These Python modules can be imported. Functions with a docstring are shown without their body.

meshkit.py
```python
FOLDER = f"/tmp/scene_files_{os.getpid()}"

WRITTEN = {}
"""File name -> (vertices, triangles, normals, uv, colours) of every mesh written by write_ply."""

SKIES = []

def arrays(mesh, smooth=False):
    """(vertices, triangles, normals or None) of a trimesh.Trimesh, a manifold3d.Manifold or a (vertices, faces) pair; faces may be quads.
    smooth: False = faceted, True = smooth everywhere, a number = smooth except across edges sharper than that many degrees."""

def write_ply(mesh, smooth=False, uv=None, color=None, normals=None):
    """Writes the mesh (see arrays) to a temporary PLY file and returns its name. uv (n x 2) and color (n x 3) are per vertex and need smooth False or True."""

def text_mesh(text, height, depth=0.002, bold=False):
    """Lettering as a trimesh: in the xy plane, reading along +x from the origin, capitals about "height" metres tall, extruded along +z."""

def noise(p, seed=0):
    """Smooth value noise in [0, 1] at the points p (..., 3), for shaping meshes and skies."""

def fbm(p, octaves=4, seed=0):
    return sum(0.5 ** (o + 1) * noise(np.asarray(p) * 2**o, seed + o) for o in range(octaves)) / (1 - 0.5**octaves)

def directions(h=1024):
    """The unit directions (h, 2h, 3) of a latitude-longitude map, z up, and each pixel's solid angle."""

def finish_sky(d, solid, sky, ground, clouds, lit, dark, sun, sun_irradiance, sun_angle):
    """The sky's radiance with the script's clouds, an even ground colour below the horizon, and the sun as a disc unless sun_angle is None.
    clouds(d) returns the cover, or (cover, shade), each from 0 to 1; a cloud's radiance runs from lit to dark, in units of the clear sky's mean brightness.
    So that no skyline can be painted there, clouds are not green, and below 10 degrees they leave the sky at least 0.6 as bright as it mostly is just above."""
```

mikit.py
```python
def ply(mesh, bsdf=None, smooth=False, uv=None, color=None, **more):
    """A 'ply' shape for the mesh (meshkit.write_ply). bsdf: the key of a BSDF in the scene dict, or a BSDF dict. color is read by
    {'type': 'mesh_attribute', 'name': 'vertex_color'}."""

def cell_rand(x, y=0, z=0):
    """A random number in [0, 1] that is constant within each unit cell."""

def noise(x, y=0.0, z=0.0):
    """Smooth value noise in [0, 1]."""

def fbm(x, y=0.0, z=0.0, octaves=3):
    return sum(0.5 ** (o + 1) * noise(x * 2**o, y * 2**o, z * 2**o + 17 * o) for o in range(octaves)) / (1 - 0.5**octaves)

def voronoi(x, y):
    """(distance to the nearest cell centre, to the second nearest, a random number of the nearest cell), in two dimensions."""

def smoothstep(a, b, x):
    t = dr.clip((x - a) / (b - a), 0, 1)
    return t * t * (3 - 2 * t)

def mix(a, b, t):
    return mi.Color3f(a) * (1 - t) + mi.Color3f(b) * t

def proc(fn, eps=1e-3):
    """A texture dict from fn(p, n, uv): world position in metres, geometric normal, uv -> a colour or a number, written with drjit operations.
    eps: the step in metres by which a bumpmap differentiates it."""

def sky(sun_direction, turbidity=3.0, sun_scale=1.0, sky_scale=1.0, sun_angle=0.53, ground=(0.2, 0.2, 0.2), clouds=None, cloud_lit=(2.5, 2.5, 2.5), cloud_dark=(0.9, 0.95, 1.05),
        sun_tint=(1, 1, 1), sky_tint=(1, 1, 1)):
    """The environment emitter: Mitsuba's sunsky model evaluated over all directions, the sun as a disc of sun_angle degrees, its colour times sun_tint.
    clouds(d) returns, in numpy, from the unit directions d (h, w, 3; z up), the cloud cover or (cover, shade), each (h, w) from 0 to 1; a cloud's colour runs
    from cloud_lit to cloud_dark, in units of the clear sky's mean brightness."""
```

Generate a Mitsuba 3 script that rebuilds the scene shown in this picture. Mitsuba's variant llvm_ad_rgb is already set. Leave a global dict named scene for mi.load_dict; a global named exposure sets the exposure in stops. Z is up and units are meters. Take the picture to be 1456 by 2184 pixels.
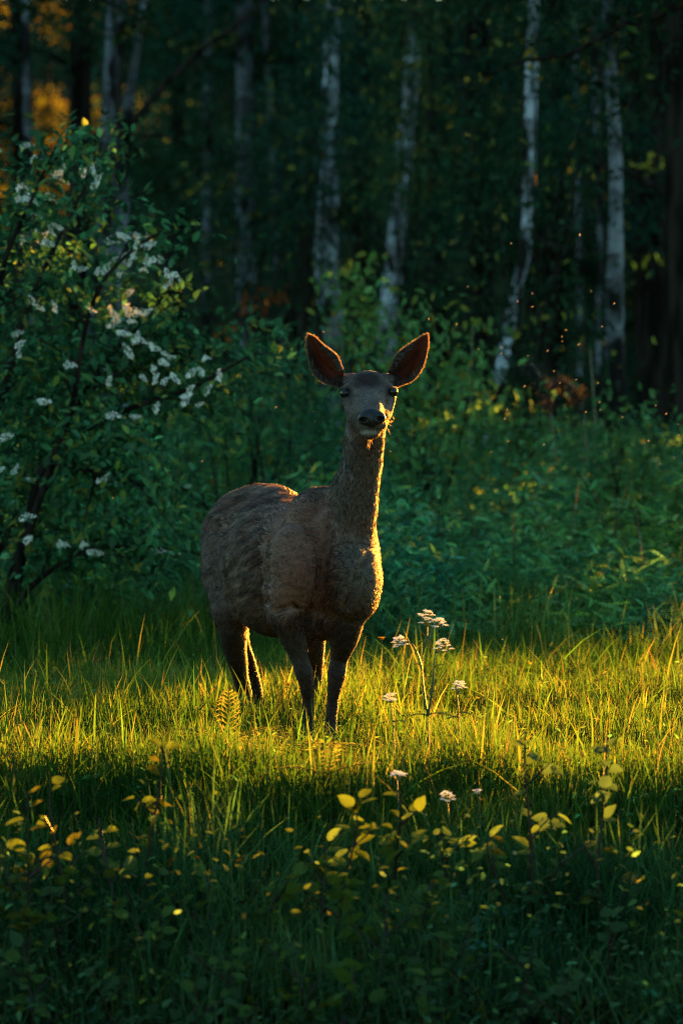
import math
import numpy as np
import trimesh
import mitsuba as mi
import drjit as dr
import mikit
import meshkit
from mikit import noise, fbm, smoothstep, mix, proc

T = mi.ScalarTransform4f
scene, labels = {}, {}

# ------------------------------------------------------------------ camera, sky, exposure
F, CAM_H = 9600.0, 1.48            # focal length in photo pixels (1456 wide), camera height in metres
W_PX, H_PX, HORIZON = 1456.0, 2184.0, 780.0
PITCH = math.atan((H_PX / 2 - HORIZON) / F)
scene['camera'] = {
    'type': 'thinlens', 'fov': 2 * math.degrees(math.atan(W_PX / 2 / F)), 'fov_axis': 'x',
    'to_world': T().look_at(origin=[0, 0, CAM_H], target=[0, math.cos(PITCH), CAM_H - math.sin(PITCH)], up=[0, 0, 1]),
    'aperture_radius': 0.025, 'focus_distance': 17.4, 'near_clip': 0.1, 'far_clip': 1500.0}
SUN_AZ, SUN_EL = math.radians(31.0), math.radians(7.0)
SUN = np.array([math.sin(SUN_AZ) * math.cos(SUN_EL), math.cos(SUN_AZ) * math.cos(SUN_EL), math.sin(SUN_EL)])
exposure = 4.9
scene['sky'] = mikit.sky(SUN.tolist(), turbidity=3.0, sun_scale=3.1, sky_scale=0.68, sun_tint=(1.0, 0.70, 0.24), sky_tint=(0.66, 0.95, 1.0), ground=(0.05, 0.06, 0.04))

# unseen spruces added to shade the wood, as (distance towards the sun, distance across the sun's direction), and those added beside the viewer to darken the foreground (x, y, size)
SPRUCES_BEHIND = [(35, -11.85), (38, -14.3), (44, -17.2), (49, -20.0), (54, -22.8), (58, -25.6), (62, -28.4), (66, -31.2), (70, -34.0)]
SPRUCES_NEAR = [(-4.1, 11.8, .8), (4.1, 11.4, .8), (-6.5, 5.5, 1.0), (6.5, 4.5, 1.0), (-3.4, -3, 1.0), (3.6, -3.5, 1.0)]

# ------------------------------------------------------------------ helpers
def rng(seed):
    return np.random.default_rng(seed)

def W(px, py, d):
    """The point at distance d whose direction from the camera is that of photo pixel (px, py)."""
    px, py, d = np.broadcast_arrays(np.asarray(px, float), np.asarray(py, float), np.asarray(d, float))
    yc = (H_PX / 2 - py) / F
    k = d / (math.cos(PITCH) + yc * math.sin(PITCH))
    return np.stack([(px - W_PX / 2) / F * k, d, CAM_H + (yc * math.cos(PITCH) - math.sin(PITCH)) * k], -1)

def sstep(a, b, x):
    t = np.clip((np.asarray(x, float) - a) / (b - a), 0, 1)
    return t * t * (3 - 2 * t)

def unit(v):
    return v / np.maximum(np.linalg.norm(v, axis=-1, keepdims=True), 1e-9)

def rgbd(c):
    return {'type': 'rgb', 'value': list(c)}

VC = {'type': 'mesh_attribute', 'name': 'vertex_color'}

def put(key, mesh, bsdf, smooth=False, color=None, **more):
    """One entry of the scene; a taken key gets the next three-digit number. mesh: (v, f) or a trimesh."""
    base, k = key, 0
    while key in scene:
        k += 1
        key = f'{base}_{k:03d}'
    if color is not None and np.ndim(color) == 1:
        n = len(mesh[0]) if isinstance(mesh, tuple) else len(mesh.vertices)
        color = np.tile(color, (n, 1))
    scene[key] = mikit.ply(mesh, bsdf, smooth=smooth, color=color, **more)
    return key

def copy_of(key, source, to_world):
    base, k = key, 0
    while key in scene:
        k += 1
        key = f'{base}_{k:03d}'
    scene[key] = {**source, 'to_world': to_world}
    return key

def tag(key, label, category=None, group=None, kind=None):
    d = {'label': label}
    if category: d['category'] = category
    if group: d['group'] = group
    if kind: d['kind'] = kind
    labels[key] = d

_taken = set()
def thing(name):
    key, k = name, 0
    while key in _taken:
        k += 1
        key = f'{name}_{k:03d}'
    _taken.add(key)
    return key

def join(parts):
    vs, fs, cs, at = [], [], [], 0
    for p in parts:
        vs.append(p[0]); fs.append(np.asarray(p[1]) + at); at += len(p[0])
        if len(p) > 2: cs.append(p[2])
    return (np.vstack(vs), np.vstack(fs)) + ((np.vstack(cs),) if cs else ())

def resample(P, R, n):
    """A smooth curve through the points, with n points."""
    from scipy.interpolate import PchipInterpolator
    P, R = np.asarray(P, float), np.asarray(R, float)
    t = np.r_[0, np.cumsum(np.linalg.norm(np.diff(P, axis=0), axis=1))]
    u = np.linspace(0, t[-1], n)
    return PchipInterpolator(t, P)(u), PchipInterpolator(t, R)(u)

def tube(P, R, sides=10, lump=0.0, seed=0):
    P, R = np.asarray(P, float), np.broadcast_to(np.asarray(R, float), (len(P),))
    tan = unit(np.gradient(P, axis=0))
    ref = np.array([1.0, 0.13, 0.07]) if abs(tan[:, 0]).mean() < 0.8 else np.array([0.1, 1.0, 0.05])
    a = unit(np.cross(tan, ref)); b = np.cross(tan, a)
    ang = np.arange(sides) * 2 * np.pi / sides
    rad = R[:, None] * np.ones(sides)
    if lump:
        rad = rad * (1 + lump * (rng(seed).random((len(P), sides)) - .5))
    v = P[:, None] + rad[..., None] * (np.cos(ang)[None, :, None] * a[:, None] + np.sin(ang)[None, :, None] * b[:, None])
    n = len(P)
    i, j = np.meshgrid(np.arange(n - 1), np.arange(sides), indexing='ij')
    j2 = (j + 1) % sides
    q = np.stack([i * sides + j, i * sides + j2, (i + 1) * sides + j2, (i + 1) * sides + j], -1).reshape(-1, 4)
    f = np.vstack([q[:, [0, 1, 2]], q[:, [0, 2, 3]]])
    v = np.vstack([v.reshape(-1, 3), P[:1], P[-1:]])
    k = np.arange(sides)
    f = np.vstack([f, np.stack([k * 0 + n * sides, (k + 1) % sides, k], 1),
                   np.stack([k * 0 + n * sides + 1, (n - 1) * sides + k, (n - 1) * sides + (k + 1) % sides], 1)])
    return v, f

LEAF8 = (np.array([[0, 0, 0], [.25, .40, .05], [.25, -.40, .05], [.6, .42, .04], [.6, -.42, .04], [1, 0, -.10], [.3, 0, -.05], [.62, 0, -.06]]),
         np.array([[0, 6, 1], [0, 2, 6], [1, 6, 7], [1, 7, 3], [2, 4, 7], [2, 7, 6], [3, 7, 5], [7, 4, 5]]))
LEAF2 = (np.array([[0, 0, 0], [.45, .45, .12], [.45, -.45, .12], [1, 0, 0]]), np.array([[0, 2, 3], [0, 3, 1]]))
LEAF4 = (np.array([[0, 0, 0], [.3, .36, .06], [.3, -.36, .06], [.5, 0, -.02], [.7, .27, .0], [.7, -.27, .0], [1, 0, -.12]]),
         np.array([[0, 3, 1], [0, 2, 3], [1, 3, 4], [2, 5, 3], [3, 6, 4], [3, 5, 6]]))

def leaf_cloud(pos, along, up, length, width, col, template=LEAF2):
    """Leaves as one mesh: base points, directions, rough upward sides, lengths, widths, colours."""
    tv, tf = template
    a = unit(along); s = unit(np.cross(up, a)); u = np.cross(a, s)
    L, Wd = np.broadcast_to(length, (len(pos),)), np.broadcast_to(width, (len(pos),))
    v = pos[:, None] + a[:, None] * (tv[None, :, 0] * L[:, None])[..., None] + s[:, None] * (tv[None, :, 1] * Wd[:, None])[..., None] + u[:, None] * (tv[None, :, 2] * L[:, None])[..., None]
    f = tf[None] + (np.arange(len(pos)) * len(tv))[:, None, None]
    c = np.repeat(np.asarray(col), len(tv), axis=0)
    return v.reshape(-1, 3), f.reshape(-1, 3), c

def rand_dirs(r, n, droop=0.0):
    v = r.normal(size=(n, 3)); v[:, 2] -= droop
    return unit(v)

def shades(r, n, base, spread=0.3, alt=None, share=0.2):
    c = np.tile(np.asarray(base, float), (n, 1))
    if alt is not None:
        c[r.random(n) < share] = alt
    return c * np.exp(r.normal(0, spread, (n, 1))) * np.exp(r.normal(0, 0.08, (n, 3)))

def blades(r, pos, height, width, lean, col, steps=3):
    """Grass blades: a bent tapering strip each."""
    n = len(pos)
    yaw = r.random(n) * 2 * np.pi
    side = np.stack([np.cos(yaw), np.sin(yaw), np.zeros(n)], 1)
    ldir = r.random(n) * 2 * np.pi
    out = np.stack([np.cos(ldir), np.sin(ldir), np.zeros(n)], 1)
    vs = []
    for k in range(steps + 1):
        t = k / steps
        c = pos + out * (lean * height * t ** 1.8)[:, None]
        c[:, 2] += height * t * (1 - 0.32 * lean * t)
        w = width * (1 - t ** 1.6) * .5
        if k < steps:
            vs += [c - side * w[:, None], c + side * w[:, None]]
        else:
            vs += [c]
    v = np.stack(vs, 1)
    m = v.shape[1]
    f = []
    for k in range(steps - 1):
        f += [[2 * k, 2 * k + 1, 2 * k + 3], [2 * k, 2 * k + 3, 2 * k + 2]]
    f += [[2 * steps - 2, 2 * steps - 1, 2 * steps]]
    f = np.array(f)[None] + (np.arange(n) * m)[:, None, None]
    return v.reshape(-1, 3), f.reshape(-1, 3), np.repeat(col, m, axis=0)

def ground_z(x, y):
    x, y = np.asarray(x, float), np.asarray(y, float)
    t = np.clip((15.9 - y) / 4.4, 0, None)
    z = -1.3 * (sstep(0, 1, np.clip(t, 0, 1)) * 0.5 + np.clip(t, 0, 1) * 0.5)           # the bank that falls towards the camera
    z = z * (1 - sstep(9.0, 3.0, y))                              # and the ground that rises again to it
    ridge = sstep(62, 130, y) * 12.0 * (sstep(-70, -45, x) - sstep(22, 36, x)) * (1 - .5 * sstep(150, 260, y))  # invented rise that blocks the sky, shaped to let the low sun past
    p = np.stack([x * .45, y * .45, x * 0], -1)
    return z + ridge + (meshkit.fbm(p, 3, 5) - .5) * .09 * np.where((y > 8) & (y < 60), 1, .5)

# ------------------------------------------------------------------ materials
def leafy(rough=.42, trans=.9, eta=1.45):
    return {'type': 'principledthin', 'base_color': VC, 'roughness': rough, 'diff_trans': trans, 'eta': eta, 'spec_trans': 0.0}
scene['leaf_material'] = leafy(.40, .9)
scene['waxy_leaf_material'] = leafy(.26, .9, 1.62)
scene['glossy_leaf_material'] = leafy(.30, .9, 1.85)
scene['grass_material'] = leafy(.40, 1.0)
scene['dull_leaf_material'] = leafy(.6, .8, 1.35)
scene['fur_material'] = {**leafy(.42, .9, 1.33), 'spec_trans': .35}
scene['ear_material'] = leafy(.5, .55, 1.35)
scene['petal_material'] = leafy(.7, .5, 1.3)
scene['coat_material'] = {'type': 'twosided', 'b': {'type': 'principled', 'base_color': VC, 'roughness': .75, 'specular': .25, 'sheen': .3}}
scene['stem_material'] = {'type': 'twosided', 'b': {'type': 'principled', 'base_color': VC, 'roughness': .6, 'specular': .3}}
scene['eye_material'] = {'type': 'principled', 'base_color': rgbd((.006, .005, .005)), 'roughness': .06, 'specular': .55}
scene['nose_material'] = {'type': 'principled', 'base_color': rgbd((.012, .011, .012)), 'roughness': .38, 'specular': .4}
scene['hoof_material'] = {'type': 'roughplastic', 'diffuse_reflectance': rgbd((.03, .025, .02)), 'alpha': .3}

def ground_color(p, n, uv):
    a = fbm(p.x * 1.3, p.y * 1.3, 0.0, 3); b = fbm(p.x * 14, p.y * 14, 3.0, 2)
    return mix(mix((.022, .018, .011), (.03, .034, .015), smoothstep(.4, .6, a)), (.05, .04, .022), smoothstep(.55, .8, b) * .6)
scene['soil_material'] = {'type': 'diffuse', 'reflectance': proc(ground_color)}

def birch_bark(tone):
    def bark(p, n, uv):
        band = fbm(p.x * 15 + p.y * 9, p.y * 12, p.z * 30, 3)
        patch = fbm(p.x * 7 + p.y * 4, p.y * 6, p.z * 2.6 + 7, 3)
        low = smoothstep(2.4, .3, p.z) * .30
        c = mix((.25 * tone, .295 * tone, .345 * tone), (.11 * tone, .12 * tone, .135 * tone), smoothstep(.35, .6, fbm(p.x * 3, p.y * 3, p.z * 5, 2)))
        c = mix(c, (.03, .03, .03), smoothstep(.54, .66, band) * .8)
        return mix(c, (.014, .013, .013), smoothstep(.53 - low, .64 - low, patch))
    return bark
scene['birch_bark_material'] = {'type': 'diffuse', 'reflectance': proc(birch_bark(1.9))}
scene['mottled_birch_bark_material'] = {'type': 'diffuse', 'reflectance': proc(birch_bark(.85))}
scene['grey_birch_bark_material'] = {'type': 'diffuse', 'reflectance': proc(birch_bark(.6))}

def dark_bark(p, n, uv):
    a = fbm(p.x * 22 + p.y * 9, p.y * 22, p.z * 2.5, 3)
    return mix((.009, .008, .007), (.032, .028, .024), smoothstep(.35, .7, a))
scene['dark_bark_material'] = {'type': 'diffuse', 'reflectance': proc(dark_bark)}
# ------------------------------------------------------------------ ground and the added rise behind that blocks the sky
gx = np.unique(np.concatenate([np.linspace(-300, -20, 24), np.linspace(-20, -5, 31), np.linspace(-5, 5, 81), np.linspace(5, 20, 31), np.linspace(20, 300, 24)]))
gy = np.unique(np.concatenate([np.linspace(-150, 0, 16), np.linspace(0, 10, 21), np.linspace(10, 30, 161), np.linspace(30, 100, 121), np.linspace(100, 600, 26)]))
GX, GY = np.meshgrid(gx, gy, indexing='ij')
gv = np.stack([GX, GY, ground_z(GX, GY)], -1).reshape(-1, 3)
gi = np.arange(len(gv)).reshape(GX.shape)
gf = np.stack([gi[:-1, :-1], gi[1:, :-1], gi[1:, 1:], gi[:-1, 1:]], -1).reshape(-1, 4)
put('ground', (gv, np.vstack([gf[:, [0, 1, 2]], gf[:, [0, 2, 3]]])), 'soil_material', smooth=True)
tag('ground', 'dark soil of the meadow and the forest floor', kind='structure')

# ------------------------------------------------------------------ trees
def clumps(r, centers, radii, n, size, base, alt, share, droop=.5, squash=.75, template=LEAF2, spread=.35):
    k = r.integers(0, len(centers), n)
    pos = centers[k] + r.normal(0, .45, (n, 3)) * radii[k][:, None] * np.array([1, 1, squash])
    dirs = rand_dirs(r, n, droop)
    L = size * r.uniform(.6, 1.25, n)
    c = shades(r, n, base, spread, alt, share)
    return leaf_cloud(pos, dirs, rand_dirs(r, n) + np.array([0, 0, .8]), L, L * .62, c, template)

def limb(r, start, direction, length, rad, sag=.15, n=7):
    t = np.linspace(0, 1, n)[:, None]
    p = start + direction * length * t + np.array([0, 0, -sag]) * length * t ** 2 + np.cumsum(r.normal(0, length * .03, (n, 3)), 0) * t
    return p, rad * (1 - .85 * t[:, 0])

GREEN, TEAL, YELLOW = (.022, .066, .032), (.017, .066, .042), (.12, .15, .03)

def tree(name, label, cat, pts, bark, seed, limbs=14, crown=(3.0, 11.5, 1.7), leaves=5000, leaf=.075, base=GREEN, alt=YELLOW, share=.012, group=None, extra=None, crown_name='crown', limb_low=2.6):
    """pts: (px, py, distance, width in photo pixels) from the foot up; the trunk goes on upwards beyond the last."""
    r = rng(seed); key = thing(name)
    P = np.array([W(a, b, d) for a, b, d, _ in pts]); R = np.array([w * d / F / 2 for _, _, d, w in pts])
    foot = P[0].copy(); foot[2] = ground_z(foot[0], foot[1]) - .15
    if P[0, 2] - foot[2] > .1:
        P = np.vstack([foot, P]); R = np.r_[R[0] * 1.15, R]
    top = crown[1]
    if P[-1, 2] < top:
        d = unit(P[-1] - P[-2]) * .3 + np.array([0, 0, .9])
        P = np.vstack([P, P[-1] + d / d[2] * (top - P[-1, 2])]); R = np.r_[R, .25 * R[-1]]
    Pc, Rc = resample(P, R, 40)
    parts = [tube(Pc, Rc, 14, .07, seed)]
    put(key + '__trunk', parts[0], bark, smooth=True)
    cen, rad = [], []
    wood = []
    for i in range(limbs):
        z = limb_low + (top - limb_low) * (i + r.random()) / limbs
        j = np.argmin(abs(Pc[:, 2] - z))
        az = r.random() * 2 * np.pi
        d = np.array([math.cos(az), math.sin(az), r.uniform(.1, .7)])
        ln = crown[2] * r.uniform(.6, 1.1) * (1 - .35 * (z - limb_low) / (top - limb_low))
        lp, lr = limb(r, Pc[j], d, ln, max(.008, Rc[j] * .33), .3)
        wood.append(tube(lp, lr, 5))
        for m in (3, 4, 5, 6):
            cen.append(lp[m] + r.normal(0, .12, 3)); rad.append(.22 + .45 * ln * .35)
    for (ep, er) in (extra or ()):
        q, rr = resample(ep, er, 18); wood.append(tube(q, rr, 7))
    if wood:
        put(key + '__branches', join(wood), 'dark_bark_material', smooth=True)
        labels[key + '__branches'] = {'label': 'thin dark branches', 'kind': 'stuff'}
    if leaves and cen:
        leaves = int(leaves * 1.6)
        lv = clumps(r, np.array(cen), np.array(rad), leaves, leaf, base, alt, share)
        put(key + '__' + crown_name, lv[:2], 'leaf_material', color=lv[2])
        labels[key + '__' + crown_name] = {'label': 'loose green foliage of the tree', 'kind': 'stuff'}
    tag(key, label, cat, group)
    return key

def pl(pts, d, w):
    return np.array([W(a, b, d) for a, b in pts]), np.array([x * d / F / 2 for x in w])

BIRCH = 'birch_bark_material'; GREY = 'grey_birch_bark_material'; DARK = 'dark_bark_material'
tree('birch_tree', 'stout white birch trunk rising directly behind the deer head and left ear', 'tree', [(702, 900, 36, 58), (705, 700, 36, 52), (694, 540, 36, 50), (702, 380, 36, 42), (704, 200, 36, 34), (708, 20, 36, 30)], BIRCH, 101, limbs=16, crown=(3, 11, 1.6), leaves=4500, limb_low=4.2)
tree('birch_tree', 'white birch leaning slightly right, just right of the stout birch behind the deer', 'tree', [(822, 960, 37, 46), (828, 700, 37, 44), (842, 540, 37, 40), (858, 380, 37, 36), (872, 220, 37, 34), (884, 30, 37, 28)], BIRCH, 102, limbs=15, leaves=4200, limb_low=4.6, extra=[pl([(838, 580), (815, 520), (770, 440), (730, 410)], 36.8, [14, 11, 8, 4])])
tree('birch_tree', 'crooked white birch whose lower trunk leans to the left', 'tree', [(1040, 900, 33, 26), (1062, 815, 33, 26), (1082, 720, 33, 25), (1100, 620, 33, 24), (1121, 530, 33, 27), (1128, 430, 33, 28), (1127, 300, 33, 30), (1133, 160, 33, 28), (1138, 0, 33, 24)], BIRCH, 103, limbs=12, leaves=2600, limb_low=5.0, extra=[pl([(1126, 500), (1170, 520), (1230, 535), (1300, 528)], 33, [18, 12, 8, 4])])
tree('birch_tree', 'dark mottled birch near the right edge with black patches on its bark', 'tree', [(1314, 960, 31, 46), (1312, 800, 31, 44), (1310, 620, 31, 40), (1313, 470, 31, 30), (1312, 320, 31, 28), (1303, 170, 31, 26), (1296, 0, 31, 24)], 'mottled_birch_bark_material', 104, limbs=12, leaves=2600, limb_low=4.6)
tree('birch_tree', 'thin pale birch pole standing close left of the dark mottled birch', 'tree', [(1277, 980, 34, 14), (1276, 700, 34, 13), (1279, 450, 34, 12), (1270, 200, 34, 16), (1268, 30, 34, 15)], GREY, 105, limbs=7, leaves=1200, limb_low=5.0)
tree('birch_tree', 'slender half hidden birch seen between the crooked birch and the mottled birch', 'tree', [(1238, 900, 40, 14), (1236, 650, 40, 13), (1234, 480, 40, 13), (1228, 250, 40, 12), (1225, 0, 40, 10)], GREY, 106, limbs=8, leaves=1500, limb_low=5.0)
tree('birch_tree', 'pale birch at upper left, upper part leaning right against the dark wood', 'tree', [(236, 620, 38, 34), (240, 360, 38, 32), (244, 200, 38, 30), (254, 60, 38, 24), (260, -60, 38, 20)], GREY, 107, limbs=12, leaves=2500, limb_low=5.2)
tree('forked_birch', 'pale birch at upper left that forks into two dark slanting limbs', 'tree', [(262, 620, 33, 28), (263, 420, 33, 26), (266, 290, 33, 26), (285, 150, 33, 18), (305, 20, 33, 14)], GREY, 108, limbs=9, leaves=2400, limb_low=5.0,
     extra=[pl([(268, 280), (310, 228), (360, 172), (430, 105), (490, 62), (570, -10)], 32.9, [20, 17, 15, 13, 11, 8]), pl([(278, 296), (340, 288), (400, 310), (460, 322), (520, 330)], 32.9, [9, 8, 6, 5, 3]), pl([(262, 300), (250, 240), (262, 120), (290, 40)], 32.9, [14, 12, 10, 8])])
tree('birch_tree', 'pale thin birch showing through the flowering bush at far left', 'tree', [(66, 980, 34, 24), (66, 700, 34, 23), (64, 540, 34, 21), (58, 300, 34, 18)], GREY, 109, limbs=9, leaves=1800, limb_low=5.0)
tree('birch_tree', 'greyish birch showing through the flowering bush, leaning right behind its middle branches', 'tree', [(150, 980, 36, 26), (190, 700, 36, 24), (205, 560, 36, 22), (218, 420, 36, 18)], GREY, 110, limbs=8, leaves=1500, limb_low=5.2)
for i, (x, d, w, lab, b) in enumerate([
        (525, 44, 44, 'broad grey blurred trunk between the flowering bush and the stout birch', GREY),
        (592, 46, 18, 'thin pale trunk just left of the stout birch', GREY),
        (1000, 48, 16, 'thin grey trunk right of the leaning birch, far back in the wood', GREY),
        (440, 47, 22, 'faint pale trunk above the tips of the flowering branches', GREY),
        (50, 40, 42, 'thick dark trunk at upper left in front of the sunlit leaves', DARK),
        (168, 41, 54, 'broad dark trunk at upper left between sunlit leaves and pale birch', DARK),
        (922, 42, 26, 'narrow dark trunk right of the leaning birch', DARK),
        (1022, 43, 60, 'broad dark trunk left of the crooked birch', DARK),
        (1178, 45, 30, 'dark trunk directly right of the crooked birch', DARK),
        (770, 48, 34, 'dark trunk between the two white birches behind the deer', DARK),
        (620, 50, 30, 'dark trunk left of the stout white birch', DARK),
        (370, 49, 36, 'dark trunk behind the tips of the flowering bush', DARK),
        (1405, 36, 60, 'black trunk at the right edge of the view', DARK),
        (1450, 33, 70, 'nearest black trunk cut off by the right edge', DARK),
        (1365, 44, 34, 'dark slim trunk right of the mottled birch', DARK)]):
    r = rng(200 + i)
    lean = r.normal(0, 14)
    tree('forest_tree' if b == DARK else 'birch_tree', lab, 'tree', [(x + lean * .5, 930, d, w * 1.1), (x, 600, d, w), (x - lean * .4, 300, d, w * .9), (x - lean, 0, d, w * .8)], b, 210 + i, limbs=16, leaves=4200, crown=(3, 11, 2.0), leaf=.08, limb_low=2.2 if b == DARK else 4.0,
         base=GREEN if i % 2 else TEAL)
for i, (x, y, ln) in enumerate([(-5.2, 38, 1), (-6.5, 31, 1), (5.6, 45, 1), (-5.6, 46, 1), (6.0, 52, 1), (-2.9, 50, 1), (1.2, 53, 1), (2.6, 54, 1), (4.3, 57, 1), (-1.0, 49, 1)]):
    px = W_PX / 2 + x / y * F
    tree('forest_tree', ['tree of the background wood left of the view', 'leafy tree left of the flowering bush, outside the view', 'tree of the background wood right of the view', 'second tree left of the background wood', 'tree behind the black trunks at right',
                         'far trunk behind the faint pale trunk at left', 'far trunk in the gap right of the stout birch', 'far trunk behind the crooked birch', 'far trunk behind the mottled birch', 'far trunk behind the broad grey trunk'][i], 'tree',
         [(px, 950, y, 30), (px, 600, y, 27), (px + 5, 200, y, 24)], DARK, 300 + i, limbs=20, leaves=6500, crown=(3, 12, 2.4), leaf=.10, limb_low=1.6)

# far wood: everything beyond that reads as one mass
r = rng(400)
N = 70000
cx = np.stack([r.uniform(-9, 9, 420), r.uniform(50, 66, 420), np.zeros(420)], 1); cx[:, 2] = ground_z(cx[:, 0], cx[:, 1]) + r.uniform(.2, 8.5, 420)
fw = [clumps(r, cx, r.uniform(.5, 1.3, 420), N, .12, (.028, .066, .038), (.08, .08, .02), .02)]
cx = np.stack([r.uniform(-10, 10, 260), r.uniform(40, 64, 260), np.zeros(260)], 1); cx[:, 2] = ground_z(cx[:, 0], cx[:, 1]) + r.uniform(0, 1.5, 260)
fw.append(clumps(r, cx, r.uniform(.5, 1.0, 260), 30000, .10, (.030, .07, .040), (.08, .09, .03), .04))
fw = join(fw)
_open = ((fw[0][:, 0] / fw[0][:, 1] < -.0605) & (fw[0][:, 2] > 2.2) & (rng(7).random(len(fw[0])) < .8))[fw[1]].any(1)   # the wood is thin at upper left, towards the sunlit trees beyond it
fw = (fw[0], fw[1][~_open], fw[2])
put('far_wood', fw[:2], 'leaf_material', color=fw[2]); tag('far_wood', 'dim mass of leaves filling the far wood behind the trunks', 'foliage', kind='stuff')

# trees beyond the wood that stand in the sun
for i, (x, y) in enumerate([(-5.35, 70), (-4.85, 74)]):
    px = W_PX / 2 + x / y * F
    tree('sunlit_tree', ['golden sunlit tree at the far left edge beyond the dark trunks', 'golden sunlit tree just behind the one at the far left edge', '',
         'sunlit tree glimpsed behind the slanting limb of the forked birch', 'sunlit tree glimpsed left of the stout birch top', 'sunlit tree glimpsed right of the leaning birch top', 'sunlit tree glimpsed left of the crooked birch'][i], 'tree',
         [(px, 700, y, 20), (px, 400, y, 18), (px, 100, y, 15)], DARK, 350 + i, limbs=22, leaves=4200, crown=(3, 13, 2.0), leaf=.13, limb_low=3.2, base=(.052, .060, .010), alt=(.07, .058, .010), share=.15)

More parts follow.
